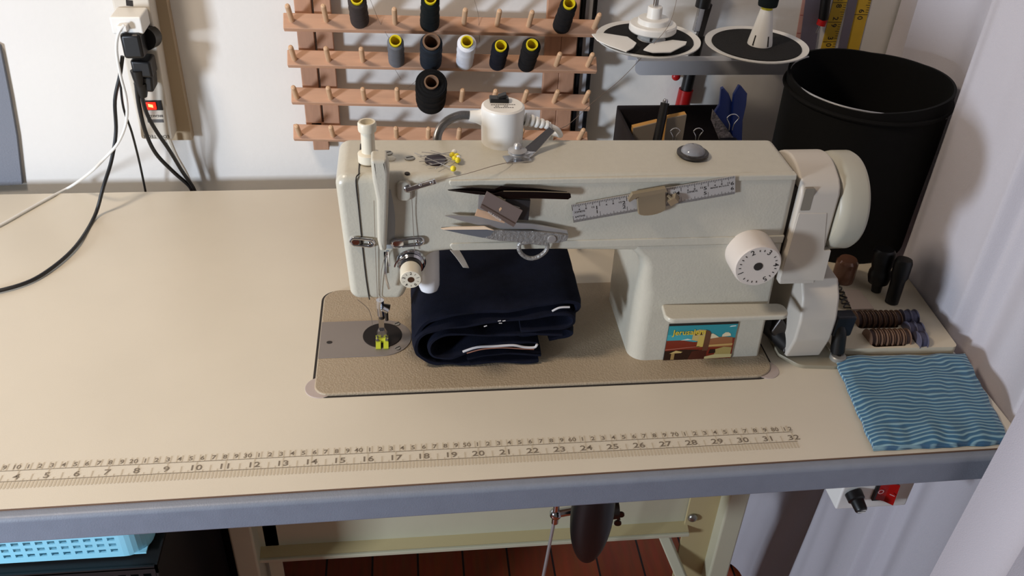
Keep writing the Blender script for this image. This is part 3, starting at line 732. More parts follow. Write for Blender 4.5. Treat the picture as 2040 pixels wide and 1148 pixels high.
sl_.prism([(a0-.004, -.003), (a1, -.003), (a1+.0015, .001), (a0, .001), (a0-.0075, .0048), (a0-.0085, .0030)], RF, .0052, .0)
obj('slider', sl_, M_brass, ru, 'nickel slider')
kb = MB(); pc = RP(.0935, .0115, .003); kb.obox(pc, (.0030, -.001, .0026), (.0010, .0030, .0010), (-.0020, 0, .0024)); kb.cyl(RP(.0885, .007, .001), pc, .0014, n=10)
obj('lock_screw', kb, M_brass, ru)
# tweezers
tw = thing('tweezers', 'dark pointed tweezers stuck to the machine arm above the razor blades', 'tweezers', (.54, .118, .205))
def W(x, y, d=.0): v = PY(x, y, PYF-d); return v
def plate(mb, pix, d, th, r=.0): 
    pl = [(W(x, y, d).x, W(x, y, d).z) for x, y in pix]; mb.prism(pl, XZ, PYF-d, PYF-d+th, r=r, seg=2) if r else mb.prism(pl, XZ, PYF-d, PYF-d+th); return mb
t1 = plate(MB(), [(892, 379), (940, 374), (985, 377), (998, 371), (1060, 375), (1130, 383), (1060, 385), (1005, 382), (1000, 388), (950, 386)], .0034, .0012)
obj('upper_arm', t1, M_tweez, tw)
t2 = plate(MB(), [(893, 380), (950, 382), (985, 386), (1002, 381), (1005, 380), (1128, 383), (1137, 387), (1138, 394), (1132, 398), (1060, 396), (1003, 397), (996, 392), (950, 388)], .0062, .0016, .0005)
obj('lower_arm', t2, M_tweez, tw)
obj('weld_edge', MB().tube([W(1003, 381, .0064), W(1060, 381.5, .0064), W(1132, 384, .0064)], .00035, 6), M_brass, tw)
# magnet holding the blades
obj('magnet_block', plate(MB(), [(1008, 396), (1057, 400), (1053, 440), (1005, 436)], .0055, .0055, .0006), M_magnet, label='black square magnet behind the razor blades on the machine arm', cat='magnet')
def blade(pix, d, m, label, th=.0008):
    t = thing('razor_blade', label, 'razor blade', tuple(W(990, 420, d)), 'single edge razor blades on the machine arm')
    o = obj('blade', plate(MB(), pix, d, th), m, t, flat=True)
    return t, o
bA, _ = blade([(951, 417), (946, 430), (1005, 445), (1010, 432)], .0066, mat('blade_tan', (196, 160, 130), .5), 'razor blade with tan card edge, bottom of the small stack')
bB, _ = blade([(954, 388), (952, 416), (1020, 436), (1036, 414)], .0078, M_steel, 'bright razor blade in the middle of the small stack')
bC, bo_ = blade([(970, 382), (958, 409), (1026, 448), (1041, 420)], .0096, mat('blade_grey', (126, 112, 106), .35, metal=.3), 'dark steel razor blade on top of the small stack', .0012)
obj('spine', plate(MB(), [(959, 408), (956.5, 414), (1023, 452.5), (1027, 447)], .0106, .0018), mat('spine_steel', (150, 136, 128), .3, metal=.7), bC)
obj('notch', plate(MB(), [(994, 417), (998, 413), (1000, 416), (995, 422)], .0098, .0002), M_peg, bC, flat=True)
bt = MB().text('WS RAZOR', .0030, frame(W(985, 431, .0108), W(1020, 451, 0)-W(960, 412, 0), (0, 0, 1)))
obj('lettering', bt, mat('pale_lettering', (196, 190, 186), .5), bC, flat=True)
# thread snips
sn = thing('thread_snips', 'grey cast thread snips with finger ring stuck low on the machine arm', 'scissors', (.54, .118, .16))
s1 = plate(MB(), [(887, 431), (900, 429.5), (955, 432), (985, 437), (1000, 442), (1060, 446), (1130, 460), (1133, 470), (1110, 466), (1060, 457), (1000, 457), (960, 451), (920, 441)], .0035, .0022, .0006)
obj('upper_blade', s1, M_steel, sn)
s2 = plate(MB(), [(879, 455.5), (965, 452), (984, 459), (1060, 461), (1110, 466), (1133, 470), (1130, 480), (1115, 484.5), (1092, 486), (1080, 490), (1045, 486), (1020, 482), (995, 481), (960, 474), (900, 461)], .0060, .0030, .0008)
obj('cast_body', s2, M_snip, sn, 'hammered grey cast body')
obj('blade_edge', plate(MB(), [(878, 456), (900, 453), (965, 451.5), (984, 459.5), (970, 457.5), (885, 458)], .0064, .001), mat('polished_edge', (240, 214, 184), .3, metal=.1), sn, 'bright polished cutting edge')
obj('blade_face', plate(MB(), [(885, 458.2), (970, 457.7), (984, 460), (976, 470), (962, 474), (920, 466)], .0061, .0005), mat('blade_blue_steel', (112, 116, 122), .3, metal=.3), sn)
rg = [(1035, 486), (1034, 497), (1040, 507), (1052, 514), (1066, 514), (1080, 507), (1089, 497), (1090, 487), (1078, 484), (1062, 482), (1046, 483)]
obj('finger_ring', MB().tube([W(x, y, .0045) for x, y in rg], .0021, 10, 4, closed=True), M_snip, sn)
obj('pivot_screw', MB().lathe([(.0042, 0), (.0040, .0012), (.0030, .0018)], W(1099, 476, .0058), (0,-1,0), 24), M_steel, sn)
# postcard magnet
cardL = Vector((.7128, 0, .0500)); 
pm = thing('postcard_magnet', 'souvenir picture magnet of an old stone town reading Jerusalem on the machine column', 'magnet', (.749, .122, .002))
cw, ch, cy = .0735, .0485, FY-.0014
obj('card', MB().box(.7125, .7125+cw, cy, FY-.0002, .0025, .0025+ch), M_black, pm)
def CP(u, v, lay): return Vector((.7125+cw*u, cy-.0001-.00006*lay, .0025+ch*v))
pics = [
 ((32, 140, 150), [(0,0),(1,0),(1,.955),(0,.955)], 0), ((60, 160, 170), [(0,.45),(.45,.45),(.4,.7),(0,.72)], 1),
 ((120, 40, 24), [(0,.0),(1,.0),(1,.58),(.7,.60),(.62,.5),(.4,.50),(.22,.56),(0,.56)], 2),
 ((40, 18, 12), [(0,0),(.6,0),(.5,.28),(.3,.3),(.0,.27)], 3), ((70, 28, 18), [(.35,0),(.62,0),(.62,.3),(.4,.24)], 4),
 ((200, 175, 110), [(.365,.56),(.37,.80),(.45,.84),(.56,.82),(.56,.52),(.46,.52)], 5), ((96, 58, 40), [(.545,.25),(.55,.82),(.52,.84),(.60,.80),(.635,.72),(.63,.25)], 6),
 ((206, 178, 92), [(.45,.36),(.55,.36),(.55,.66),(.46,.66)], 6), ((150, 96, 60), [(.63,.34),(.98,.34),(.96,.60),(.8,.62),(.63,.60)], 4),
 ((218, 204, 168), [(.63,.58),(.76,.61),(.70,.68),(.66,.72),(.63,.71)], 5), ((222, 208, 172), [(.80,.62),(.93,.64),(.92,.70),(.88,.74),(.84,.74),(.80,.68)], 5),
 ((196, 160, 96), [(.63,.36),(.98,.38),(.98,.43),(.63,.41)], 6), ((170, 150, 90), [(.74,.12),(.98,.12),(.98,.32),(.86,.34),(.74,.28)], 5),
 ((200, 184, 130), [(.60,.02),(1,.04),(1,.13),(.75,.14),(.6,.08)], 6), ((40, 22, 16), [(.65,.16),(.75,.18),(.74,.28),(.66,.28)], 7),
 ((196, 170, 110), [(.07,.20),(.16,.28),(.26,.24),(.24,.21)], 6), ((160, 130, 80), [(.10,.03),(.15,.03),(.15,.20),(.10,.20)], 6),
 ((176, 110, 90), [(0,.30),(.5,.37),(.5,.385),(0,.32)], 6), ((60, 30, 24), [(.40,.68),(.44,.70),(.44,.76),(.40,.75)], 7), ((60, 30, 24), [(.47,.69),(.51,.69),(.51,.76),(.47,.76)], 7),
 ((224, 232, 226), [(.88,.88),(.98,.90),(.97,.92),(.90,.91)], 2), ((208, 216, 200), [(.20,.555),(.30,.60),(.38,.56)], 3)]
for i, (c_, pl, lay) in enumerate(pics):
    pass
picm = MB(); mats_ = []
for i, (c_, pl, lay) in enumerate(pics):
    picm.cur = i; mats_.append(mat('print_%d' % i, c_, .25)); picm.add([CP(u, v, lay) for u, v in pl], [tuple(range(len(pl)))])
obj('picture', picm, mats_, pm, flat=True)
jt_ = MB().text('Jerusalem', .0098, frame(CP(.31, .775, 10), (1,0,.0), (0,0,1)), sx=.92)
obj('title', jt_, mat('title_yellow', (226, 196, 50), .4), pm, 'yellow Jerusalem lettering', flat=True)
# pins on the arm with their magnet
obj('pin_magnet', MB().lathe([(.0100, 0), (.0100, .0022), (.0094, .0028)], PZ(868, 322, .2268), (0,0,1), 36), mat('plum_black', (38, 26, 40), .4), label='round black magnet under the pins on top of the machine arm', cat='magnet')
pins = [((905, 303), (836, 312), 'w'), ((910, 311), (868, 336), 'y'), ((906, 316), (835, 322), 'y'), ((913, 315), (858, 300), 'w'), ((912, 319), (848, 330), 'y'), ((903, 336), (826, 305), 'y'), ((901, 309), (840, 303), 'y')]
lbl = ['pearl headed pin lying farthest back in the little heap on the arm', 'yellow headed pin in the middle of the heap on the arm', 'yellow headed pin pointing left across the black magnet', 'pearl headed pin nearest right in the heap on the arm', 'yellow headed pin at the front right of the heap', 'yellow headed pin lying apart in front of the others', 'yellow headed pin touching the back pearl head']
for (h, t_, c_), L_ in zip(pins, lbl):
    a = PZ(h[0], h[1], .2315); b_ = PZ(t_[0], t_[1], .2308)
    t = thing('pin', L_, 'pin', tuple(a), 'glass headed pins on the machine arm')
    obj('head', MB().sph(a, .0027, 14), M_yel if c_ == 'y' else M_white, t); obj('shaft', MB().cyl(a, b_, .00035, n=6), M_steel, t)
# machine thread
th = MB().tube([PZ(1022, 322, .2275), PY(985, 330, .128)+Vector((0,0,0)), PY(930, 346, FY-.004), PY(866, 361, FY-.006), PY(838, 369, FY-.006)], .0003, 5, 4)
th2 = MB().tube([PY(820, 378, FY-.003), PY(822, 430, FY-.002), PY(826, 500, FY-.003)], .0003, 5)
th3 = MB().tube([PY(770, 502, FY-.003), PY(760, 540, FY-.002), PY(757, 600, FY-.001)], .0003, 5)
th4 = MB().tube([PY(745, 400, FY-.003), PY(748, 500, FY-.002), PY(752, 595, FY-.001)], .0003, 5)
th5 = MB().tube([PZ(712, 597, .045), PZ(735, 618, .03), PZ(742, 650, .0046), PZ(744, 690, .0046)], .0003, 5)
for b_, l_ in ((th, 'thin brown thread crossing the arm top to the left chrome guide'), (th2, 'thin thread going straight down to the numbered tension knob'), (th3, 'thin thread from the check spring down to the needle'),
               (th4, 'thin thread along the lever guard on the face plate'), (th5, 'loose thread tail hanging from the needle bar onto the steel plate')):
    obj('sewing_thread', b_, M_thread_dk, label=l_, cat='thread')

# ================================================================== FOLDED TROUSERS
jn = thing('folded_trousers', 'folded pile of navy trousers lying on the machine bed under the arm', 'trousers', (.53, .19, .0035))
def strip(path, y0, y1, th, seed, ny=14, mbx=None):
    pts = crom([Vector((p[0], p[1], 0)) for p in path], 7); n = len(pts); mb = mbx or MB()
    loop = []
    nr = []
    for i in range(n):
        t = (pts[min(i+1, n-1)]-pts[max(i-1, 0)]).normalized(); nr.append(Vector((-t.y, t.x, 0)))
    for s_ in (1, -1):
        rng = range(n) if s_ == 1 else range(n-1, -1, -1)
        for i in rng: loop.append(pts[i]+nr[i]*th/2*s_)
    m = len(loop); vs = []
    for j in range(ny+1):
        v = j/ny; inset = 0
        for i, p in enumerate(loop):
            cen = pts[i if i < n else 2*n-1-i]
            k = 1 if 0 < j < ny else .45
            q = cen + (p-cen)*k
            wob = .0035*noise.noise(Vector((p.x*34, p.y*40, seed)))
            yy = y0 + (y1-y0)*(v if j not in (0,) else 0) + (wob if j < 2 else 0) + (-.0012 if j == 0 else 0)
            dz = .0022*noise.noise(Vector((p.x*22, yy*22, seed+p.y*30))) + .0011*noise.noise(Vector((p.x*60, yy*60, seed)))
            vs.append(Vector((q.x+dz*.6, yy, max(.0036, q.y+dz))))
    fs = [(j*m+k, j*m+(k+1) % m, (j+1)*m+(k+1) % m, (j+1)*m+k) for j in range(ny) for k in range(m)]
    for j in (0, ny):      # close the sheet ends with quads across its thickness
        b = j*m
        for i in range(n-1):
            fs.append((b+i, b+i+1, b+2*n-2-i, b+2*n-1-i))
    return mb.add(vs, fs)
L1 = strip([(.580, .0075), (.540, .0066), (.500, .0066), (.470, .009), (.4555, .018), (.4530, .032), (.459, .045), (.476, .053), (.510, .058), (.560, .063), (.598, .068), (.611, .0635), (.611, .054), (.598, .049), (.560, .049)], .1265, .262, .0062, 3.1)
obj('outer_leg', L1, M_navy, jn, ang=60)
L2 = strip([(.578, .029), (.555, .0315), (.530, .029), (.505, .021), (.488, .0155), (.472, .017), (.4665, .027), (.471, .038), (.486, .044), (.515, .0435), (.545, .042), (.575, .042), (.603, .0415)], .1275, .255, .0056, 8.3)
obj('inner_fold', L2, M_navy, jn, ang=60)
L3 = strip([(.582, .0135), (.560, .0165), (.530, .016), (.505, .013)], .128, .25, .005, 5.5)
obj('hem_layer', L3, M_navy, jn, ang=60)
L4 = strip([(.4535, .040), (.462, .0560), (.478, .0650), (.510, .0690), (.560, .0735), (.600, .0800), (.6155, .0780), (.6175, .0700), (.6120, .0640)], .1300, .268, .0075, 9.9)
obj('top_leg', L4, M_navy, jn, ang=60)
L5 = strip([(.560, .0350), (.590, .0370), (.608, .0385), (.6135, .0335), (.6060, .0285), (.590, .0275)], .135, .24, .0062, 1.7)
obj('waist_fold', L5, M_navy, jn, ang=60)
tp_ = MB().tube([PY(x, y, .1255) for x, y in ((922, 701), (950, 692), (985, 690), (1022, 688), (1045, 692), (1065, 692), (1070, 686))], .0013, 6, 4)
obj('white_seam_tape', tp_, M_twill, jn, 'white tape along the inside seam')
tp_ = MB().tube([PY(x, y, .1258) for x, y in ((930, 704), (960, 696), (1000, 693), (1040, 695), (1064, 696))], .0007, 6, 4)
obj('rust_seam', tp_, M_rust, jn)
tp_ = MB().tube([PY(x, y, .127) for x, y in ((1100, 620), (1115, 613), (1135, 612))], .0011, 6, 4)
obj('white_seam_tape', tp_, M_twill, jn, 'short white tape end at upper right')
sts = MB()
for x, y in ((964, 651), (992, 640), (1001, 640), (994, 644)): sts.cyl(PY(x, y, .1245), PY(x+6, y-2+(y % 3), .1245), .0005, n=6)
obj('stitches', sts, M_twill, jn)
lb_ = MB().sheet(lambda u, v: Vector((.4930+.010*u+.012*v-.004*v*u, .232-.034*v-.003*u, .0785+.0010*sin(3*v)+.0010*u)), 3, 6, (0, 0, .0008))
obj('fabric_tag', lb_, mat('tag_cloth', (176, 168, 158), .8), jn, 'pale fabric tag')

# ================================================================== SPOOL RACK
rk_ = thing('thread_rack', 'wooden wall rack with rows of pegs holding thread spools', 'spool rack', (.5, .55, .05))
EL = rad(45); pegd = Vector((0, -cos(EL), sin(EL))); fdir = Vector((0, sin(EL), cos(EL)))     # fdir runs up the board face
rows = []    # (left centre, right centre)
RY = .535
for (l, r_, lr) in (((565, 44), (1190, 57), 0), ((573, 117), (1188, 130), 0), ((581, 191), (1174, 205), 0), ((585, 264), (1170, 278), 0)):
    rows.append((PY(l[0], l[1], RY), PY(r_[0], r_[1], RY)))
pegs = [[(581, 40), (650, 40), (717, 42), (787, 46), (856, 48), (924, 47), (990, 49), (1053, 51), (1118, 53), (1183, 56)],
        [(587, 119), (655, 121), (723, 122), (790, 122), (858, 124), (925, 126), (990, 128), (1048, 130), (1107, 131), (1170, 132)],
        [(592, 196), (659, 197), (726, 199), (792, 199), (858, 202), (919, 201), (983, 202), (1043, 203), (1103, 203), (1163, 204)],
        [(598, 270), (664, 272), (733, 272), (790, 274), (853, 275), (913, 276), (975, 276), (1035, 277), (1098, 277), (1153, 277)]]
pegpos = []
BH, BT = .0105, .0045
for ri, (a, b_) in enumerate(rows):
    c = (a+b_)/2; ax = (b_-a)/2
    bo_ = obj('shelf_board', MB().obox(c, ax, fdir*BH, pegd*BT), M_wood, rk_, bevel=.0012, label=None)
    row = []
    for (px, py) in pegs[ri]:
        base = PY(px, py, RY-BT*cos(EL)); row.append(base)
        pk = MB().lathe([(.0033, 0), (.0033, .038), (.0028, .0405), (.0015, .0415)], base-pegd*.003, pegd, 14)
        obj('peg', pk, M_peg, rk_)
    pegpos.append(row)
for (t0, t1, w) in (((604, -40), (624, 268), .0), ((640, -40), (662, 268), 0), ((1116, -40), (1083, 268), 0), ((1150, -40), (1112, 268), 0)):
    a = PY(t0[0], t0[1], .5505); b_ = PY(t1[0], t1[1], .5505); 
    a.x = b_.x = (a.x+b_.x)/2
    obj('upright', MB().obox((a+b_)/2, (.0105, 0, 0), (0, .0045, 0), (a-b_)/2), M_woodv, rk_, bevel=.001)
a = PY(640, 290, .548); obj('upright_foot', MB().box(a.x-.0105, a.x+.0105, .546, .5595, a.z-.006, a.z+.035), M_woodv, rk_, bevel=.001)

def spool(name, label, ri, pi, r0, r1, h, tm, core, rc, group, off=0):
    t = thing(name, label, 'thread spool', (0,0,0), group)
    prof = [(r0*.93, 0), (r0, .001)]
    K = 9
    for k in range(K+1):
        v = k/K; rr = r0+(r1-r0)*v
        prof += [(rr*(1+.035*sin(k*2.4)), .002+(h-.004)*v), (rr*(.965+.02*sin(k*1.7)), .002+(h-.004)*min(1, v+.05))]
    prof += [(r1*.96, h-.001), (rc*1.02, h+.0004)]
    mb = MB().lathe(prof, (0,0,0), (0,0,1), 32, caps=False)
    obj('thread', mb, tm, t, local=True, ang=75)
    cr_ = MB().lathe([(rc*.94, -.001), (rc*.94, h+.002), (rc, h+.003), (rc, h+.0045), (rc*.80, h+.0045), (rc*.74, h-.02), (rc*.74, -.001), (rc, -.001)], (0,0,0), (0,0,1), 28, caps=False)
    obj('core', cr_, core, t, local=True)
    t.location = pegpos[ri][pi]+pegd*(.0015+off); t.rotation_euler = pegd.to_track_quat('Z', 'Y').to_euler()
    return t
G = 'thread spools on the wall rack'
spool('thread_spool', 'brown grey thread spool on the top peg row, cut by the picture top, left one', 0, 2, .0115, .0110, 0.0528, T_brown, M_yel, .0074, G)
spool('thread_spool', 'dark green thread spool on the top peg row beside the brown grey one', 0, 4, .0122, .0110, 0.0616, T_green, M_yel, .0074, G)
spool('thread_spool', 'black thread spool tilted right at the end of the top peg row', 0, 8, .0114, .0104, 0.0572, T_black, M_yel, .0074, G)
spool('thread_spool', 'mid grey thread spool on a yellow core in the second row', 1, 3, .0102, .0100, 0.0550, T_grey, M_yel, .0074, G)
spool('thread_spool', 'slate blue thread spool on a wide brown cardboard tube', 1, 4, .0138, .0136, .056, T_slate, M_card, .0108, G)
spool('thread_spool', 'white thread spool on a yellow core', 1, 5, .0108, .0116, 0.0594, T_white, M_yel, .0074, G)
spool('thread_spool', 'small navy thread spool on a yellow core right of the white spool', 1, 6, .0104, .0108, 0.0506, T_navy, M_yel, .0074, G)
spool('thread_spool', 'black thread spool on a yellow core, rightmost in the second row', 1, 7, .0110, .0116, 0.0572, T_black, M_yel, .0074, G)
spool('thread_spool', 'large black thread cone spool on a cardboard tube in the third row', 2, 4, .0192, .0198, .060, T_jet, M_card, .0092, G)
lt = MB().tube([PY(738, 0, .525), PY(752, 35, .53), PY(765, 60, .528), PY(776, 78, .52)], .00022, 5)
lt2 = MB().tube([PY(945, 0, .53), PY(953, 30, .535), PY(954, 60, .53), PY(956, 85, .54)], .00022, 5)
lt3 = MB().tube([PY(785, 135, .53), PY(799, 158, .545)], .00022, 5)
lt4 = MB().tube([PY(812, 176, .54), PY(830, 160, .52)], .00022, 5)
for b_, l_ in ((lt, 'loose thread running down to the mid grey spool'), (lt2, 'loose thread hanging down right of the white spool'), (lt3, 'short loose thread end below the mid grey spool'), (lt4, 'loose thread end left of the large black cone spool')):
    obj('loose_thread', b_, M_thread_dk, label=l_, cat='thread')

# ================================================================== WALL THINGS
ws_ = thing('wall_channel', 'narrow black and grey metal channel fixed upright beside the spool rack', 'metal channel', (.698, .555, .0))
a = PY(1180, 0, .55); zb = -.2; zt_ = .42
obj('black_edge', MB().box(a.x+.0015, a.x+.0055, .542, .5595, zb, zt_), M_blackm, ws_)
obj('black_edge', MB().box(a.x-.0125, a.x-.0085, .546, .5595, zb, zt_), M_blackm, ws_)
obj('grey_web', MB().box(a.x-.0085, a.x+.0015, .550, .5595, zb, zt_), M_grey, ws_)
# tools on the wall
pl_ = thing('hanging_snips', 'steel tool with black grip and red tip hanging behind the thread stand', 'hand tool', tuple(PY(1370, 190, .55)))
obj('grip', MB().tube([PY(1412, -40, .545), PY(1404, -8, .545), PY(1399, 14, .545)], .0095, 16), M_black, pl_)
obj('steel_jaw', MB().obox(PY(1393, 35, .548), (.0042, 0, .0), (0, .004, 0), (PY(1400, 8, .548)-PY(1386, 62, .548))/2), M_chrome, pl_, bevel=.001)
obj('dark_jaw', MB().obox(PY(1402, 42, .548), (.0045, 0, .0), (0, .003, 0), (PY(1412, 8, .548)-PY(1392, 76, .548))/2), M_darksteel, pl_, bevel=.001)
obj('shaft', MB().cyl(PY(1392, 72, .549), PY(1366, 184, .549), .0080, n=16), M_black, pl_)
obj('red_tip', MB().cyl(PY(1367, 178, .549), PY(1359, 212, .549), .0100, n=20), M_red, pl_)
obj('red_button', MB().sph(PY(1347, 152, .549), .0062, 14, (1, .8, 1)), M_red, pl_)
aw = thing('marking_pencil', 'black handled tool with red collar and thin steel tip beside the yellow tape', 'hand tool', tuple(PY(1645, 60, .55)))
obj('handle', MB().cyl(PY(1653, -60, .549), PY(1640, 38, .549), .0068, .0064, n=18), M_black, aw)
obj('collar', MB().cyl(PY(1640, 37, .549), PY(1635, 50, .549), .0062, n=18), M_red, aw)
obj('tip', MB().cyl(PY(1634, 50, .549), PY(1626, 66, .549), .0010, n=8), M_chrome, aw)
def tape(name, label, m, x_top, x_bot, w, y0, y1, nums, tcol, yy=.5590, group=None):
    t = thing(name, label, 'tape measure', tuple(PY(x_bot, y1, yy)), group)
    a = PY(x_top, y0, yy); b_ = PY(x_bot, y1, yy); ax = Vector((w/2, 0, 0)); c0 = a; c1 = b_
    mb = MB(); q = [c0-ax, c0+ax, c1+ax, c1-ax]; mb.add(q+[v+Vector((0, .0008, 0)) for v in q], [(3,2,1,0), (4,5,6,7), (0,1,5,4), (1,2,6,5), (2,3,7,6), (3,0,4,7)])
    obj('ribbon', mb, m, t, flat=True)
    L = (b_-a).length; d = (b_-a)/L; mk = MB(); yo = Vector((0, -.0002, 0))
    n = 0; k0 = 0
    for txt_, py in nums:
        c = PY(x_top+(x_bot-x_top)*(py-y0)/(y1-y0), py, yy)
        for s_ in range(0, 8):
            cc = c + d*(s_*.0254/8 if len(nums) > 1 else s_*.0254/8-.0254)
            ln = w if s_ == 0 and len(nums) > 1 else w*(.30 if s_ == 4 else .2)
            if (cc-b_).dot(d) > 0 or (a-cc).dot(d) > 0: continue
            mk.obox(cc+yo+Vector((w/2-ln/2, 0, 0)), (ln/2, 0, 0), (0, .0001, 0), (0, 0, .0003))
        if len(nums) == 1: mk.obox(c+yo, (w/2, 0, 0), (0, .0001, 0), (0, 0, .0003))
        for ch, off in zip(txt_, (-.0048, .0046)):
            mk.text(ch, .0105, frame(c+d*off+yo+Vector((-.0005, 0, 0)), (0, 0, -1), (1, 0, 0)))
    obj('markings', mk, tcol, t, flat=True)
    return t
tape('tape_measure', 'yellow tape measure hanging with the numbers 28, 29 and 30', M_yelpaper, 1680, 1648, .0195, -20, 100, [('28', 5), ('29', 44), ('30', 83)], M_cart)
tape('tape_measure', 'yellow tape measure hanging at the right, ending past the number 60', M_yelpaper, 1727, 1697, .0195, -20, 102, [('60', 29)], M_cart)
tape('tape_measure', 'faded pink tape measure hanging behind the right spool dish', M_pinkpaper, 1611, 1588, .0120, -20, 110, [('', 30), ('', 66)], mat('tape_red', (160, 60, 60), .6))
a = PY(1625, -30, .5588); b_ = PY(1606, 110, .5588)
obj('hanging_strip', MB().obox((a+b_)/2, (.0115, 0, 0), (0, .0012, 0), (a-b_)/2), M_purple, label='grey purple strip hanging between pink tape and black tool', cat='strip')
a = PY(1706, -30, .5588); b_ = PY(1676, 104, .5588)
obj('hanging_strip', MB().obox((a+b_)/2, (.0060, 0, 0), (0, .0012, 0), (a-b_)/2), M_purple, label='narrow grey strip between the two yellow tape measures', cat='strip')

# ================================================================== THREAD STAND
ts = thing('thread_stand', 'white two dish thread stand on a grey metal arm behind the machine', 'thread stand', (.80, .49, 0))
ra = PY(1262, 118, .495); 
armz = .1855
arml = rounded([(.744, .1685), (.96, .1685), (.96, .1875), (.744, .1875)], [.010, .002, .002, .002], 5)
obj('arm_rail', MB().prism(arml, XZ, .495, .4975), M_grey, ts)
obj('rail_top', MB().box(.748, .96, .4975, .512, .1855, .1875), M_grey, ts)
obj('rail_bracket', MB().box(.93, .945, .512, .5598, .17, .1875), M_grey, ts)
dcs = (Vector((.7402, .440, .2350)), Vector((.8775, .443, .2270)))
for i, c in enumerate(dcs):
    R_ = .0625
    d = obj('spool_dish', MB().lathe([(.010, -.004), (.035, -.0045), (.056, -.002), (R_, .0015), (R_, .0030), (.0545, .0012), (.0530, .0004), (.01, -.001)], c, (0,0,1), 64, sx=1), M_white, ts, 'round white spool dish')
    obj('foam_pad', MB().lathe([(.0545, -.0005), (.0540, .0022), (.0001, .0022)], c, (0,0,1), 56), mat('foam_black', (14, 11, 10), .95, bump=.5, bscale=700) if 'foam_black' not in MATS else MATS['foam_black'], d, 'black foam pad')
    obj('dish_bracket', MB().box(c.x-.006, c.x+.006, c.y, .511, c.z-.012, c.z-.0046).box(c.x-.006, c.x+.006, .500, .511, .187, c.z-.0046), M_grey, ts)
c = dcs[0]+Vector((.004, 0, .0022))
obj('spool_pin', MB().cyl(c, c+Vector((0, 0, .12)), .0030, n=16), M_chrome, ts)
obj('cone_holder', MB().lathe([(.0170, 0), (.0130, .008), (.012, .0096)], c, (0,0,1), 30), M_white, ts)
obj('cone_cap', MB().lathe([(0.027, 0.0095), (0.0282, 0.011), (0.0282, 0.017), (0.027, 0.0185), (0.019, 0.0187), (0.0186, 0.0195), (0.0186, 0.024), (0.0178, 0.025), (0.0092, 0.0253), (0.0088, 0.026), (0.0086, 0.0375), (0.0078, 0.0385), (0.0001, 0.0385)], c, (0,0,1), 48), M_white, ts, 'stepped white cone cap')
sg = MB()
for k in range(4):
    a = PI/2*k-.3; sg.obox(c+Vector((.0152*cos(a), .0152*sin(a), .0045)), (.0012*sin(a), -.0012*cos(a), 0), (.0012*cos(a), .0012*sin(a), 0), (0, 0, .0045))
obj('holder_slots', sg, M_gap, ts)
def leaf(pix, zc, tilt, nm='cone_leaf'):
    P3 = [PZ(x, y, zc) for x, y in pix]; mb = MB(); ctr = sum(P3, Vector())/len(P3)
    top = [p.copy() for p in P3]; n = len(P3)
    for p in top: p.z = zc + tilt*((p-ctr).dot(Vector((0, -1, 0))))*-1
    ce = ctr.copy(); ce.z = zc+.0030
    vs = top+[p-Vector((0,0,.0012)) for p in top]+[ce, ctr-Vector((0,0,.0008))]
    fs = [(i, (i+1) % n, 2*n) for i in range(n)]+[((i+1) % n+n, i+n, 2*n+1) for i in range(n)]+[(i, i+n, (i+1) % n+n, (i+1) % n) for i in range(n)]
    mb.add(vs, fs); return obj(nm, mb, M_white, ts, 'loose pointed white petal of the cone holder', ang=60)
leaf([(1179, 69), (1200, 67), (1250, 74), (1268, 85), (1262, 93), (1248, 100), (1215, 90), (1190, 80)], .2440, .04)
leaf([(1282, 98), (1295, 87), (1340, 80), (1368, 83), (1366, 88), (1336, 103), (1300, 103)], .2440, .02)
c = dcs[1]+Vector((.004, 0, .0022))
ch_ = obj('cone_holder', MB().lathe([(.0150, 0), (.0148, .003), (.0078, .040), (.0072, .043), (.0001, .043)], c, (0,0,1), 40), M_white, ts, 'tall white slotted spool cone')
sg = MB()
for k in range(5):
    a = 2*PI/5*k-1.25; dr = Vector((cos(a), sin(a), 0)); tg = Vector((-sin(a), cos(a), 0)); r0_, r1_ = .0150, .0122
    b0 = c+dr*(r0_+.0001)+Vector((0,0,.0015)); b1 = c+dr*(r1_+.0002)+Vector((0,0,.0135)); sg.obox((b0+b1)/2, tg*.0009, dr*.0004, (b1-b0)/2)
obj('slot', sg, M_gap, ch_)
tc2 = thing('thread_cone', 'dark green thread spool standing on the white cone of the right dish', 'thread spool', tuple(c+Vector((0, 0, .043))))
obj('core', MB().lathe([(.0066, .038), (.0066, .050)], c, (0,0,1), 26), M_yel, tc2)
obj('thread', MB().lathe([(.0112, .047), (.0116, .049), (.0120, .060), (.0116, .072), (.0112, .09), (.0066, .0915)], c, (0,0,1), 32), T_green, tc2)
obj('top_thread', MB().tube([PY(1352, -20, .44), PY(1335, 45, .42), PY(1300, 90, .40), PY(1240, 155, .38), PY(1180, 205, .30), PY(1130, 250, .22), e2+Vector((0, 0, .0005))], .0003, 5, 4), M_thread_dk, label='brown thread slanting from the thread stand down to the machine', cat='thread')

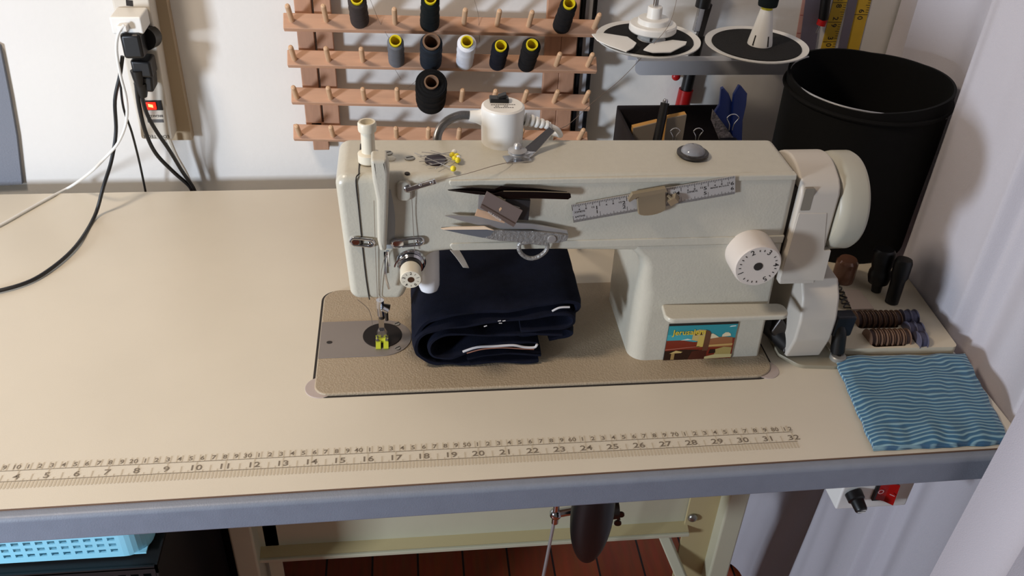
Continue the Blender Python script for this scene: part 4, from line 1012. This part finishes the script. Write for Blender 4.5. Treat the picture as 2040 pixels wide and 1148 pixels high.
# ================================================================== BLACK BIN
BC = Vector((.9965, .3730, 0)); BR = .0950; BZ = .208
bn = thing('black_bin', 'tall round black bin with a bright wire rim behind the handwheel', 'bin', (BC.x, BC.y, .012))
def binf(inner):
    def f(u, v):
        a = 2*PI*u; r = BR*(.985+.015*v) if not inner else BR*(.985+.015*v)-.003
        z = .012+(BZ-.012+.010*max(0, cos(a-rad(-25)))*v*v + .007*max(0, cos(a-rad(115)))*v*v)*v
        r *= 1+.012*noise.noise(Vector((cos(a)*1.5, sin(a)*1.5, v*2)))
        if inner and v < .01: z += .004
        return Vector((BC.x+r*cos(a), BC.y+r*sin(a), z))
    return f
mb = MB().grid(binf(False), 72, 14).grid(binf(True), 72, 14).grid(lambda u, v: binf(False)(u, 1)*(1-v)+binf(True)(u, 1)*v, 72, 1)
mb.lathe([(BR*.975, .012), (BR*.975, .016)], (BC.x, BC.y, 0), (0,0,1), 48)
obj('body', mb, M_bin, bn, ang=60)
rim = [Vector((BC.x+(BR-.0025)*cos(a), BC.y+(BR-.0025)*sin(a), BZ+.0005)) for a in [rad(118+4*k) for k in range(42)]]
obj('rim_wire', MB().tube(rim, .0013, 8, 0), M_wire, bn, 'bright wire around the rim')
hem = [Vector((BC.x+(BR+.0005)*cos(a), BC.y+(BR+.0005)*sin(a), BZ-.010)) for a in [rad(5*k) for k in range(72)]]
obj('hem', MB().tube(hem, .0028, 8, 0, closed=True), M_bin, bn)
obj('rivet', MB().sph(Vector((BC.x+(BR+.001)*cos(rad(-50)), BC.y+(BR+.001)*sin(rad(-50)), BZ-.012)), .0018, 10), M_wire, bn)

# ================================================================== DARK ORGANISER BOX with its contents
og = thing('fabric_organizer', 'dark fabric organizer box behind the machine arm', 'box', (.78, .40, 0))
o0, o1, oy0, oy1, oz = .7115, .860, .335, .440, .152
obj('box_body', MB().box(o0, o1, oy1-.004, oy1, .001, oz).box(o0, o0+.004, oy0, oy1, .001, oz-.004).box(o1-.004, o1, oy0, oy1, .001, oz-.05).box(o0, o1, oy0, oy0+.004, .001, oz-.05).box(o0, o1, oy0, oy1, .001, .005), M_org, og, bevel=.0015)
def slabt(name, pix, y, th, m, label, cat, em=None, bot=.006):
    P_ = [PY(x, yy, y) for x, yy in pix]
    t = thing(name, label, cat, (P_[0].x, y, bot))
    xs = [p.x for p in P_]
    poly = [(p.x, p.z) for p in P_]+[(max(xs), bot), (min(xs), bot)]
    obj('cover', MB().prism(poly, XZ, y, y+.002), m, t, flat=True)
    if em:
        poly2 = [(u, v-.0006) for u, v in poly]; obj('inner_block', MB().prism([(u, v) for u, v in poly], XZ, y+.002, y+th), em, t, 'orange inner pages', flat=True)
    return t
slabt('notepad', [(1330, 237), (1368, 229)], .375, .010, M_note, 'grey notepad with orange top edge standing tall in the dark organizer', 'notepad', M_orange)
slabt('notepad', [(1262, 256), (1312, 244)], .385, .010, M_note, 'grey notepad with orange top edge, shorter one at the left of the organizer', 'notepad', M_orange)
pn = thing('pen', 'black pen standing upright in the organizer box', 'pen', tuple(PY(1312, 285, .37)))
a = PY(1325, 205, .375); b_ = PY(1308, 285, .36)
obj('barrel', MB().cyl(a, b_+(b_-a)*.8, .0052, .0056, n=18), M_black, pn)
obj('cap_end', MB().lathe([(.0030, 0), (.0030, .003), (.002, .0045)], a, a-b_, 16), M_chrome, pn)
def clip(px, py, y, s, label):
    t = thing('binder_clip', label, 'binder clip', tuple(PY(px, py+15, y)), 'binder clips in the organizer')
    c = PY(px, py, y); P_ = [Vector((-.0016, 0, -.012)), Vector((-.0022, 0, -.006)), Vector((-.0055, 0, -.0005)), Vector((-.0052, 0, .0012)), Vector((-.003, 0, .0034)), Vector((0, 0, .0042)), Vector((.003, 0, .0034)), Vector((.0052, 0, .0012)), Vector((.0055, 0, -.0005)), Vector((.0022, 0, -.006)), Vector((.0016, 0, -.012))]
    obj('wire_handle', MB().tube([c+p*s for p in P_], .0006*max(1, s*.8), 8, 3), M_chrome, t)
    obj('clip_body', MB().prism([(-.009*s, -.022*s), (.009*s, -.022*s), (.008*s, -.011*s), (-.008*s, -.011*s)], lambda u, v, d: Vector((c.x+u, d, c.z+v-.010*s)), y-.004, y+.004), M_black, t, bevel=.0005)
clip(1345, 262, .350, 1.0, 'binder clip with silver wire handle in front of the tall notepad')
clip(1391, 262, .350, 1.0, 'binder clip with silver wire handle right of the tall notepad')
clip(1460, 236, .345, 1.25, 'larger binder clip with silver wire handle before the blue clamp')
bc = thing('blue_clamp', 'blue plastic spring clamp with two pointed jaws standing in the organizer', 'clamp', tuple(PY(1455, 285, .37)))
def bp2(pix, y, th): 
    pl = [(PY(x, yy, y).x, PY(x, yy, y).z) for x, yy in pix]; return MB().prism(pl, XZ, y, y+th, r=.001, seg=2)
obj('jaw', bp2([(1437, 178), (1442, 175), (1452, 187), (1459, 205), (1460, 240), (1462, 300), (1440, 300), (1424, 225), (1434, 210)], .372, .006), M_bluep, bc)
obj('jaw', bp2([(1462, 190), (1473, 171), (1478, 173), (1489, 187), (1487, 210), (1480, 240), (1478, 300), (1458, 300), (1460, 215)], .366, .006), M_bluep, bc)
spk = MB().prism([(PY(x, y, .362).x, PY(x, y, .362).z) for x, y in ((1420, 218), (1440, 245), (1462, 275), (1464, 300), (1442, 300), (1417, 240))], XZ, .360, .364)
ms = mat('speckled_felt', (96, 92, 96), .95, bump=1, bscale=400, var=.8, vscale=260)
obj('felt_swatch', spk, ms, label='speckled grey felt swatch leaning against the blue clamp', cat='fabric')

# ================================================================== TOOL TRAY
ty_ = thing('bobbin_tray', 'cream plastic tray with bobbin pockets at the right end of the table', 'tray', (.985, .2, 0))
TZ = .011
to = [(.898, .1215), (1.0385, .1165), (1.0480, .300), (.898, .300)]
def tri(a): return a
pk1 = [PZ(x, y, TZ) for x, y in ((1693, 622), (1786, 620), (1790, 653), (1710, 655))]
pk2 = [PZ(x, y, TZ) for x, y in ((1714, 661), (1797, 658), (1806, 689), (1740, 692))]
pk3 = [PZ(x, y, TZ) for x, y in ((1792, 622), (1816, 622), (1846, 668), (1844, 690), (1828, 688), (1796, 648))]
pk4 = [PZ(x, y, TZ) for x, y in ((1655, 575), (1676, 577), (1695, 617), (1672, 617))]
# tray made as base + raised frame around the pockets
fr = MB(); fr.prism(rounded(to, .006, 4), XY, .003, .0)
def hullpoly(p): return [(v.x, v.y) for v in p]
outer = rounded(to, .006, 4)
holes = [rounded(hullpoly(p), .004, 3) for p in (pk1, pk2, pk3, pk4)]
allp = [Vector((x, y, TZ)) for lp in [outer]+holes for x, y in lp]
fr.add(allp, [tuple(t) for t in tessellate_polygon([[Vector((x, y, 0)) for x, y in lp] for lp in [outer]+holes])])
for lp in [outer]+holes:
    n = len(lp); fr.add([Vector((x, y, TZ)) for x, y in lp]+[Vector((x, y, .001)) for x, y in lp], [(i, (i+1) % n, (i+1) % n+n, i+n) for i in range(n)])
obj('tray_body', fr, M_tray, ty_, norecalc=True)
def bobbin_proto(m):
    t = thing('bobbin', 'x', 'bobbin', (0,0,0), 'bobbins in the tray')
    b = MB()
    b.lathe([(.0103, -.0047), (.0106, -.0042), (.0103, -.0037), (.0045, -.0036), (.0045, .0036), (.0103, .0037), (.0106, .0042), (.0103, .0047), (.003, .0048)], (0,0,0), (1,0,0), 28)
    obj('flanges', b, m, t, local=True)
    obj('winding', MB().lathe([(.0088, -.0034), (.0090, 0), (.0088, .0034)], (0,0,0), (1,0,0), 24), mat('winding_'+m.name, (58, 40, 36) if m is M_bob else (70, 70, 92), .7), t, local=True)
    return t
P1 = bobbin_proto(M_bob); P2 = bobbin_proto(M_bobb)
used = {id(P1): False, id(P2): False}
def putb(P_, x, y, z, rz, label):
    o = P_ if not used[id(P_)] else copy_tree(P_); used[id(P_)] = True
    o.location = (x, y, z); o.rotation_euler = (0, 0, rz); o['label'] = label
ordw = ['first', 'second', 'third', 'fourth', 'fifth', 'sixth', 'seventh', 'eighth']
for k in range(8):
    p = PZ(1703+k*10.4, 634+.0*k, .013); putb(P1, p.x+.002, p.y-.002, .0125, rad(6), 'brown metal bobbin, %s from the left in the back row of the tray' % ordw[k])
for k in range(7):
    p = PZ(1728+k*10.6, 672, .013); putb(P1, p.x+.0035, p.y-.001, .0125, rad(4), 'brown metal bobbin, %s from the left in the front row of the tray' % ordw[k])
for k, (x, y) in enumerate(((1802, 634), (1815, 634), (1812, 658), (1826, 660), (1833, 678))):
    p = PZ(x, y, .013); putb(P2, p.x, p.y, .0125, rad(0), 'blue grey bobbin, %s from the back in the slanting right pocket' % ordw[k])
def driver(x, y, dx, dy, r, h, label):
    t = thing('screwdriver', label, 'screwdriver', tuple(PZ(x, y, TZ)), 'screwdrivers standing in the tray')
    b = PZ(x, y, TZ+.0002); d = Vector((dx, dy, 1)).normalized()
    obj('handle', MB().lathe([(r*.45, .0), (r*.5, .010), (r*.9, .012), (r*1.05, .020), (r, .026), (r*.86, .030), (r*.95, .036), (r, h-.004), (r*.8, h)], b, d, 24), M_black, t)
driver(1745, 580, -.02, .12, .0125, .055, 'stubby black screwdriver standing at the back of the tray')
t = thing('screwdriver', 'taller black screwdriver standing at the right of the tray', 'screwdriver', tuple(PZ(1776, 604, TZ)), 'screwdrivers standing in the tray')
b = PZ(1776, 602, TZ+.0002); d = Vector((.03, .10, 1)).normalized()
obj('handle', MB().lathe([(.0075, 0), (.0080, .030), (.0098, .034), (.0100, .052), (.0085, .056)], b, d, 24), M_black, t)
ct = [PZ(1680, 577, TZ+.003), PZ(1712, 577, TZ+.003), PZ(1742, 615, TZ+.003), PZ(1697, 616, TZ+.003)]
obj('needle_packet', MB().prism([(p.x, p.y) for p in ct], XY, TZ+.003, TZ+.0002), mat('packet_pink', (196, 176, 158), .5), label='flat pale needle packet lying in the tray', cat='packet', bevel=.0005)
gl_ = MB().lathe([(.0125, 0), (.0130, .006), (.0128, .026), (.0100, .030), (.0001, .031)], PZ(1688, 572, TZ+.0002)+Vector((.0, .015, 0)), (0,0,1), 32)
obj('glass_jar', gl_, mat('brown_glass', (120, 84, 66), .12, metal=.2, spec=.8), label='small brown glass jar at the back of the tray beside the bin', cat='jar')
ch2 = MB()
for k in range(6):
    c = PZ(1664+k*5, 566+k*9, TZ+.002); ch2.tube([c+Vector((.0045*cos(a), .0032*sin(a), .001*sin(2*a+k))) for a in [2*PI*j/8 for j in range(8)]], .0009, 6, 2, closed=True)
obj('wire_bits', ch2, M_darksteel, label='tangle of dark wire rings in the left tray pocket', cat='wire', kind=None)

# ================================================================== BLUE CLOTH
def clo(u, v):
    A, B_, C_, D = PZ(1664, 704, .010), PZ(1925, 699, .010), PZ(2016, 872, .010), PZ(1743, 885, .010)
    p = A*(1-u)*(1-v)+B_*u*(1-v)+C_*u*v+D*(1-u)*v
    w = .0012*noise.noise(Vector((u*4, v*4, 2)))
    p.x += .0018*noise.noise(Vector((u*3, v*9, 1))); p.y += .0015*noise.noise(Vector((u*8, v*3, 4)))
    ed = min(u, 1-u, v, 1-v)
    p.z = .0085+w*1.2-.0025*max(0, 1-ed*18)+.0012*noise.noise(Vector((u*12, v*2, 7)))*(1 if v > .8 else .3)
    return p
cl = thing('cleaning_cloth', 'folded blue cloth with pale wavy stripes at the right table corner', 'cloth', (.965, .058, 0))
obj('upper_layer', MB().sheet(clo, 60, 50, (0, 0, .0036)), M_cloth, cl, ang=70)
def clo2(u, v):
    p = clo(u, v); c = Vector((.965, .058, 0)); p.x = c.x+(p.x-c.x)*.988; p.y = c.y+(p.y-c.y)*.985-.0012; p.z = min(p.z-.0042, .0046); return p
obj('lower_layer', MB().sheet(clo2, 60, 50, lambda u, v: Vector((0, 0, clo2(u, v).z-.0006))), M_cloth, cl, ang=70)

# ================================================================== POWER STRIP and cords
ps = thing('power_strip', 'cream power strip with glowing red switch on the wall at the left', 'power strip', (.13, .53, .07))
sy = .518
tl_ = .0
stp = rounded([(.1085, .075), (.1480, .073), (.1560, .40), (.1105, .40)], .003, 3)
obj('strip_body', MB().prism(stp, XZ, sy, .5450, r=.0025, seg=3, back=False), M_adapter, ps)
obj('wall_cleat', MB().box(.128, .165, .5450, .5598, .06, .40), mat('cleat_tan', (170, 150, 122), .7), ps)
a = PY(283, 200, sy); b_ = PY(325, 219, sy)
obj('switch_bezel', MB().box(a.x, b_.x, sy-.0012, sy+.002, b_.z, a.z), M_black, ps)
a2 = PY(284, 203, sy); b3 = PY(313, 217, sy)
rs_ = obj('lit_rocker', MB().box(a2.x, b3.x, sy-.0035, sy, b3.z, a2.z), M_redlit, ps, 'glowing red rocker', bevel=.0008)
obj('neon', MB().obox(PY(300, 211, sy-.0036), (.0028, 0, -.0006), (0, .0001, 0), (0, 0, .0020)), M_glow, rs_, 'bright neon spot')
px_ = MB(); px2 = MB()
for k, (s_, y, sz) in enumerate((('BREAKER', 231, .0045),)):
    px_.text(s_, sz, frame(PY(310, y, sy-.0002), (-1, 0, 0), (0, 0, -1)))
px2.text('LOG  TECH', .0062, frame(PY(312, 272, sy-.0002), (-1, 0, .02), (0, 0, -1)))

obj('strip_print', px_, M_cart, ps, flat=True)
obj('maker_print', px2, M_cart, ps, flat=True)
bxk = PY(310, 241, sy); obj('print_bar', MB().obox(bxk+Vector((0, -.0001, 0)), (.0100, 0, 0), (0, .0001, 0), (0, 0, .0022)), mat('bar_grey', (90, 88, 88), .6), ps)
o_ = PY(258, 6, sy); obj('outlet_hole', MB().obox(o_, (.0038, 0, -.0004), (0, .0004, 0), (.0004, 0, .0034)), M_gap, ps)
# usb adapter (white block)
ua = thing('usb_charger', 'white USB charger plugged into the upper part of the power strip', 'charger', tuple(PY(255, 60, .50)))
a = PY(222, 31, .490); b_ = PY(290, 64, .490)
obj('charger_body', MB().box(a.x-.001, b_.x, .482, sy, b_.z, a.z+.001), M_white, ua, bevel=.0022)
u_ = PY(240, 52, .482); obj('usb_plug', MB().obox(u_+Vector((.004, -.004, 0)), (.0055, 0, 0), (0, .006, 0), (0, 0, .0036)), M_white, ua, bevel=.0015)
cw_ = [PY(248, 50, .474), PY(236, 66, .472), PY(232, 100, .478), PY(240, 150, .482), PY(252, 200, .485), PY(251, 245, .485), PY(235, 285, .478), PY(208, 316, .475), PY(178, 345, .470), PZ(140, 372, .0045), PZ(100, 393, .0025), PZ(55, 418, .0025), PZ(0, 449, .0025), PZ(-60, 478, .0025)]
obj('cable', MB().tube(cw_, .0018, 8, 6), M_white, ua, 'white charging cable')
ba = thing('black_adapter', 'large black power adapter plugged in below the white charger', 'adapter', tuple(PY(270, 90, .5)))
a = PY(238, 66, .480); b_ = PY(290, 116, .480)
obj('adapter_body', MB().box(a.x, b_.x, .476, sy, b_.z, a.z), M_black, ba, bevel=.004)
obj('adapter_shoulder', MB().cyl(PY(288, 78, .500), PY(290, 78, .510)+Vector((.004, .01, 0)), .0135, n=26), M_black, ba)
ca = [PY(244, 112, .485), PY(239, 150, .485), PY(229, 200, .485), PY(231, 262, .485), PY(222, 320, .475), PY(206, 372, .46), PZ(188, 432, .0035), PZ(150, 492, .0035), PZ(95, 540, .0035), PZ(40, 568, .0035), PZ(-50, 590, .0035)]
obj('cable', MB().tube(ca, .0023, 8, 6), M_black, ba)
cb_ = [PY(243, 116, .495), PY(240, 160, .50), PY(246, 215, .50), PY(262, 262, .505), PY(277, 320, .520), PY(288, 372, .530), PY(292, 395, .533)]
obj('cable', MB().tube(cb_, .0015, 8, 6), M_black, ba)
wp_ = MB().tube([PY(252, 118, .50), PY(256, 150, .508), PY(262, 200, .51), PY(272, 260, .515), PY(292, 330, .53), PY(300, 385, .545)], .0040, 10, 5)
p2 = thing('black_plug', 'black three pin plug at the middle of the power strip', 'plug', tuple(PY(290, 130, .5)))
obj('plug_body', MB().obox(PY(287, 130, .497), (.0115, 0, -.001), (0, .014, 0), (0, 0, .0105)), M_black, p2, bevel=.003)
obj('plug_neck', MB().lathe([(.0075, 0), (.0065, .010), (.0045, .020)], PY(272, 140, .486), (.01, .0, -1), 16), M_black, p2)
cc_ = [PY(270, 150, .486), PY(276, 205, .488), PY(289, 260, .492), PY(310, 305, .500), PY(345, 342, .518), PY(378, 372, .530), PY(384, 392, .534)]
obj('cable', MB().tube(cc_, .0026, 8, 6), M_black, p2)
p3 = thing('black_plug', 'lower black plug just above the red switch of the power strip', 'plug', tuple(PY(290, 165, .5)))
obj('plug_body', MB().obox(PY(293, 160, .500), (.0095, 0, -.001), (0, .013, 0), (.001, 0, .0100)), M_black, p3, bevel=.003)
obj('plug_neck', MB().lathe([(.0080, 0), (.0070, .010), (.0048, .018)], PY(280, 165, .490), (-.02, .0, -1), 16), M_black, p3)
cd_ = [PY(280, 180, .488), PY(292, 225, .490), PY(312, 262, .494), PY(338, 300, .504), PY(362, 340, .520), PY(385, 374, .530), PY(390, 392, .534)]
obj('cable', MB().tube(cd_, .0026, 8, 6), M_black, p3)
obj('supply_cord', MB().tube([PY(335, 274, .53), PY(350, 310, .535), PY(372, 350, .54), PY(388, 392, .542)], .0032, 8, 5), M_adapter, ps)

hc = [PY(-60, 60, .556), PY(0, 90, .556), PY(20, 190, .556), PY(34, 270, .556), PY(45, 366, .556), PY(-60, 372, .556)]  # wall shadow built as a flat panel, its shade put into shape and colour
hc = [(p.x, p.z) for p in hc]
obj('shadow_panel', MB().prism(hc, XZ, .5535, .5596), mat('shadow_bluegrey', (118, 122, 132), .95, bump=.4, bscale=500), label='grey blue panel painted as a shadow on the wall at the far left edge', cat='cloth')

# ================================================================== UNDER THE TABLE
bs = thing('plastic_basket', 'light blue plastic basket with square holes under the left table end', 'basket', (.0, .17, -.24))
by = .10
cR = PY(292, 1100, by); zb_ = -.2325; zt2 = -.150; xr = .150
def basket(mb, x0, x1, y0, y1, z0, z1, r, nz, nx_, hole_frac, sl=.012):
    """perforated wall built from strips"""
    out = rounded([(x0, y0), (x1, y0), (x1, y1), (x0, y1)], r, 6)
    return out
fb = MB(); cell = .0125; h = .0078
x_ = xr-.027
zs_ = [zb_+.0085+k*.0095 for k in range(6)]
for k in range(7):      # horizontal strips of the front wall
    z0_ = zb_ if k == 0 else zs_[k-1]+.0048
    z1_ = zs_[k] if k < 6 else zt2
    fb.box(-.30, x_, by, by+.002, z0_, z1_)
xx = x_
while xx > -.29:
    for k in range(6): fb.box(xx-(cell-h), xx, by, by+.002, zs_[k], zs_[k]+.0048)
    xx -= cell
cor = [(x_+.027*sin(a)+.0, by+.027-.027*cos(a)) for a in [PI/2*k/8 for k in range(9)]]
outl = cor+[(xr, by+.20), (xr-.002, by+.20)]+[(x_+.025*sin(a), by+.027-.025*cos(a)) for a in [PI/2*k/8 for k in range(8, -1, -1)]]
fb.prism(outl, XY, zb_, zt2); fb.box(-.30, xr-.004, by+.002, by+.20, zb_, zb_+.002); fb.box(-.30, xr, by+.198, by+.20, zb_, zt2)
obj('basket_body', fb, M_basket, bs, flat=True)
obj('paper_roll', MB().cyl((-.28, by+.03, -.19), (.055, by+.03, -.19), .022, n=24), mat('kraft_paper', (176, 140, 118), .8), label='tan paper bundle inside the light blue basket', cat='paper')
ck = thing('black_crate', 'black plastic crate standing under the light blue basket', 'crate', (.0, .2, FZ))
cc = MB(); zc = -.2345
cc.box(-.32, .16, .085, .32, FZ, -.30); cc.box(-.32, .16, .085, .0875, -.246, zc); cc.box(-.32, .16, .3175, .32, -.30, zc); cc.box(.1575, .16, .085, .32, -.30, zc); cc.box(-.32, -.3175, .085, .32, -.30, zc)
xx = .157
while xx > -.31:
    cc.box(xx-.005, xx, .085, .0875, -.30, -.246); xx -= .0135
cc.box(-.32, .16, .085, .0875, -.274, -.268)
cc.box(-.32, .16, .085, .32, -.2385, -.2365)
obj('crate_body', cc, M_crate, ck, flat=True)
obj('dark_bag', MB().prism(rounded([(.0, FZ), (LXL-.02, FZ), (LXL-.025, -.16), (.0, -.14)], .02, 4), XZ, .33, .50, r=.006, seg=3), M_blackm, label='black fabric bag standing beside the left stand leg', cat='bag')

# ================================================================== CURTAINS
def curtain(name, label, fn, nu=160, nv=24):
    return obj(name, MB().sheet(fn, nu, nv, (.0012, 0, 0)), M_curt, label=label, cat='curtain', ang=80)
def ss(a, b, t): t = max(0, min(1, (t-a)/(b-a))); return t*t*(3-2*t)
CK = [(-.06, 1.060), (.0, 1.049), (.02, 1.048), (.08, 1.063), (.115, 1.072), (.135, 1.064), (.152, 1.046), (.20, 1.046), (.25, 1.043), (.27, 1.050), (.30, 1.088), (.34, 1.110), (.42, 1.118), (.49, 1.100), (.56, 1.112)]
def interp(y):
    for (a, p), (b, q) in zip(CK, CK[1:]):
        if y <= b: return p+(q-p)*ss(0, 1, (y-a)/(b-a))
    return CK[-1][1]
def cf1(u, v):
    y = .552-.60*u; z = FZ+.01+2.3*v
    base = interp(y) - .085*ss(-.25, -.75, z)*ss(.22, .45, y)
    am = .0015+.010*ss(.32, .42, y)+.004*(v < .3)*0
    ph = 15*u+1.3*sin(6*u+.6*v)+.35*v
    w = abs(sin(ph))**.7*2-1
    x = base + am*w + .003*noise.noise(Vector((u*14, v*2.0, 3)))
    x += .004*sin(38*u+v)*ss(.36, .30, v) + .012*ss(.34, .25, v)*noise.noise(Vector((u*5, v*3, 6)))
    return Vector((x, y+.004*sin(2*ph)+.003*noise.noise(Vector((u*12, v*1.5, 9))), z))
curtain('curtain', 'long white voile curtain hanging behind the right table end', cf1, 240, 30)
def cf2(u, v):
    z = FZ+.01+2.3*v; y = -.052-.40*u
    x = .985-.012*ss(.5,.2,v)+.13*u + .017*(abs(sin(u*17+.2+.3*v))**.6*2-1)+.005*noise.noise(Vector((u*9, v*3, 1)))
    return Vector((x, y, z))
curtain('curtain', 'nearest white curtain fold overlapping the front right table corner', cf2, 120)

# ================================================================== LIGHTS / CAMERA
def area(name, loc, tgt, size, power, col, sy=None):
    l = bpy.data.lights.new(name, 'AREA'); l.energy = power; l.color = col; l.shape = 'RECTANGLE'; l.size = size; l.size_y = sy or size
    o = bpy.data.objects.new(name, l); COL.objects.link(o); o.location = loc
    o.rotation_euler = (Vector(tgt)-Vector(loc)).to_track_quat('-Z', 'Y').to_euler(); return o
area('daylight_window', (-.78, -.66, .17), (.35, .30, .08), .20, 25, (.76, .86, 1.0), .24)
area('ceiling_lamp', (-.30, -.10, 1.30), (.35, .2, 0), .22, 12.5, (1.0, .83, .66))
w = bpy.data.worlds.new('room'); bpy.context.scene.world = w; w.use_nodes = True
w.node_tree.nodes['Background'].inputs[0].default_value = (.80, .70, .66, 1); w.node_tree.nodes['Background'].inputs[1].default_value = .12
cam = bpy.data.cameras.new('camera'); co = bpy.data.objects.new('camera', cam); COL.objects.link(co)
cam.sensor_fit = 'HORIZONTAL'; cam.sensor_width = 36; cam.lens = 36*CF; cam.clip_start = .01
m = Matrix((_r2, _u2, -_fwd)).transposed().to_4x4(); m.translation = CPOS; co.matrix_world = m
sc = bpy.context.scene; sc.camera = co
sc.view_settings.view_transform = 'Standard'; sc.view_settings.look = 'None'; sc.view_settings.exposure = -.10; sc.view_settings.gamma = 1
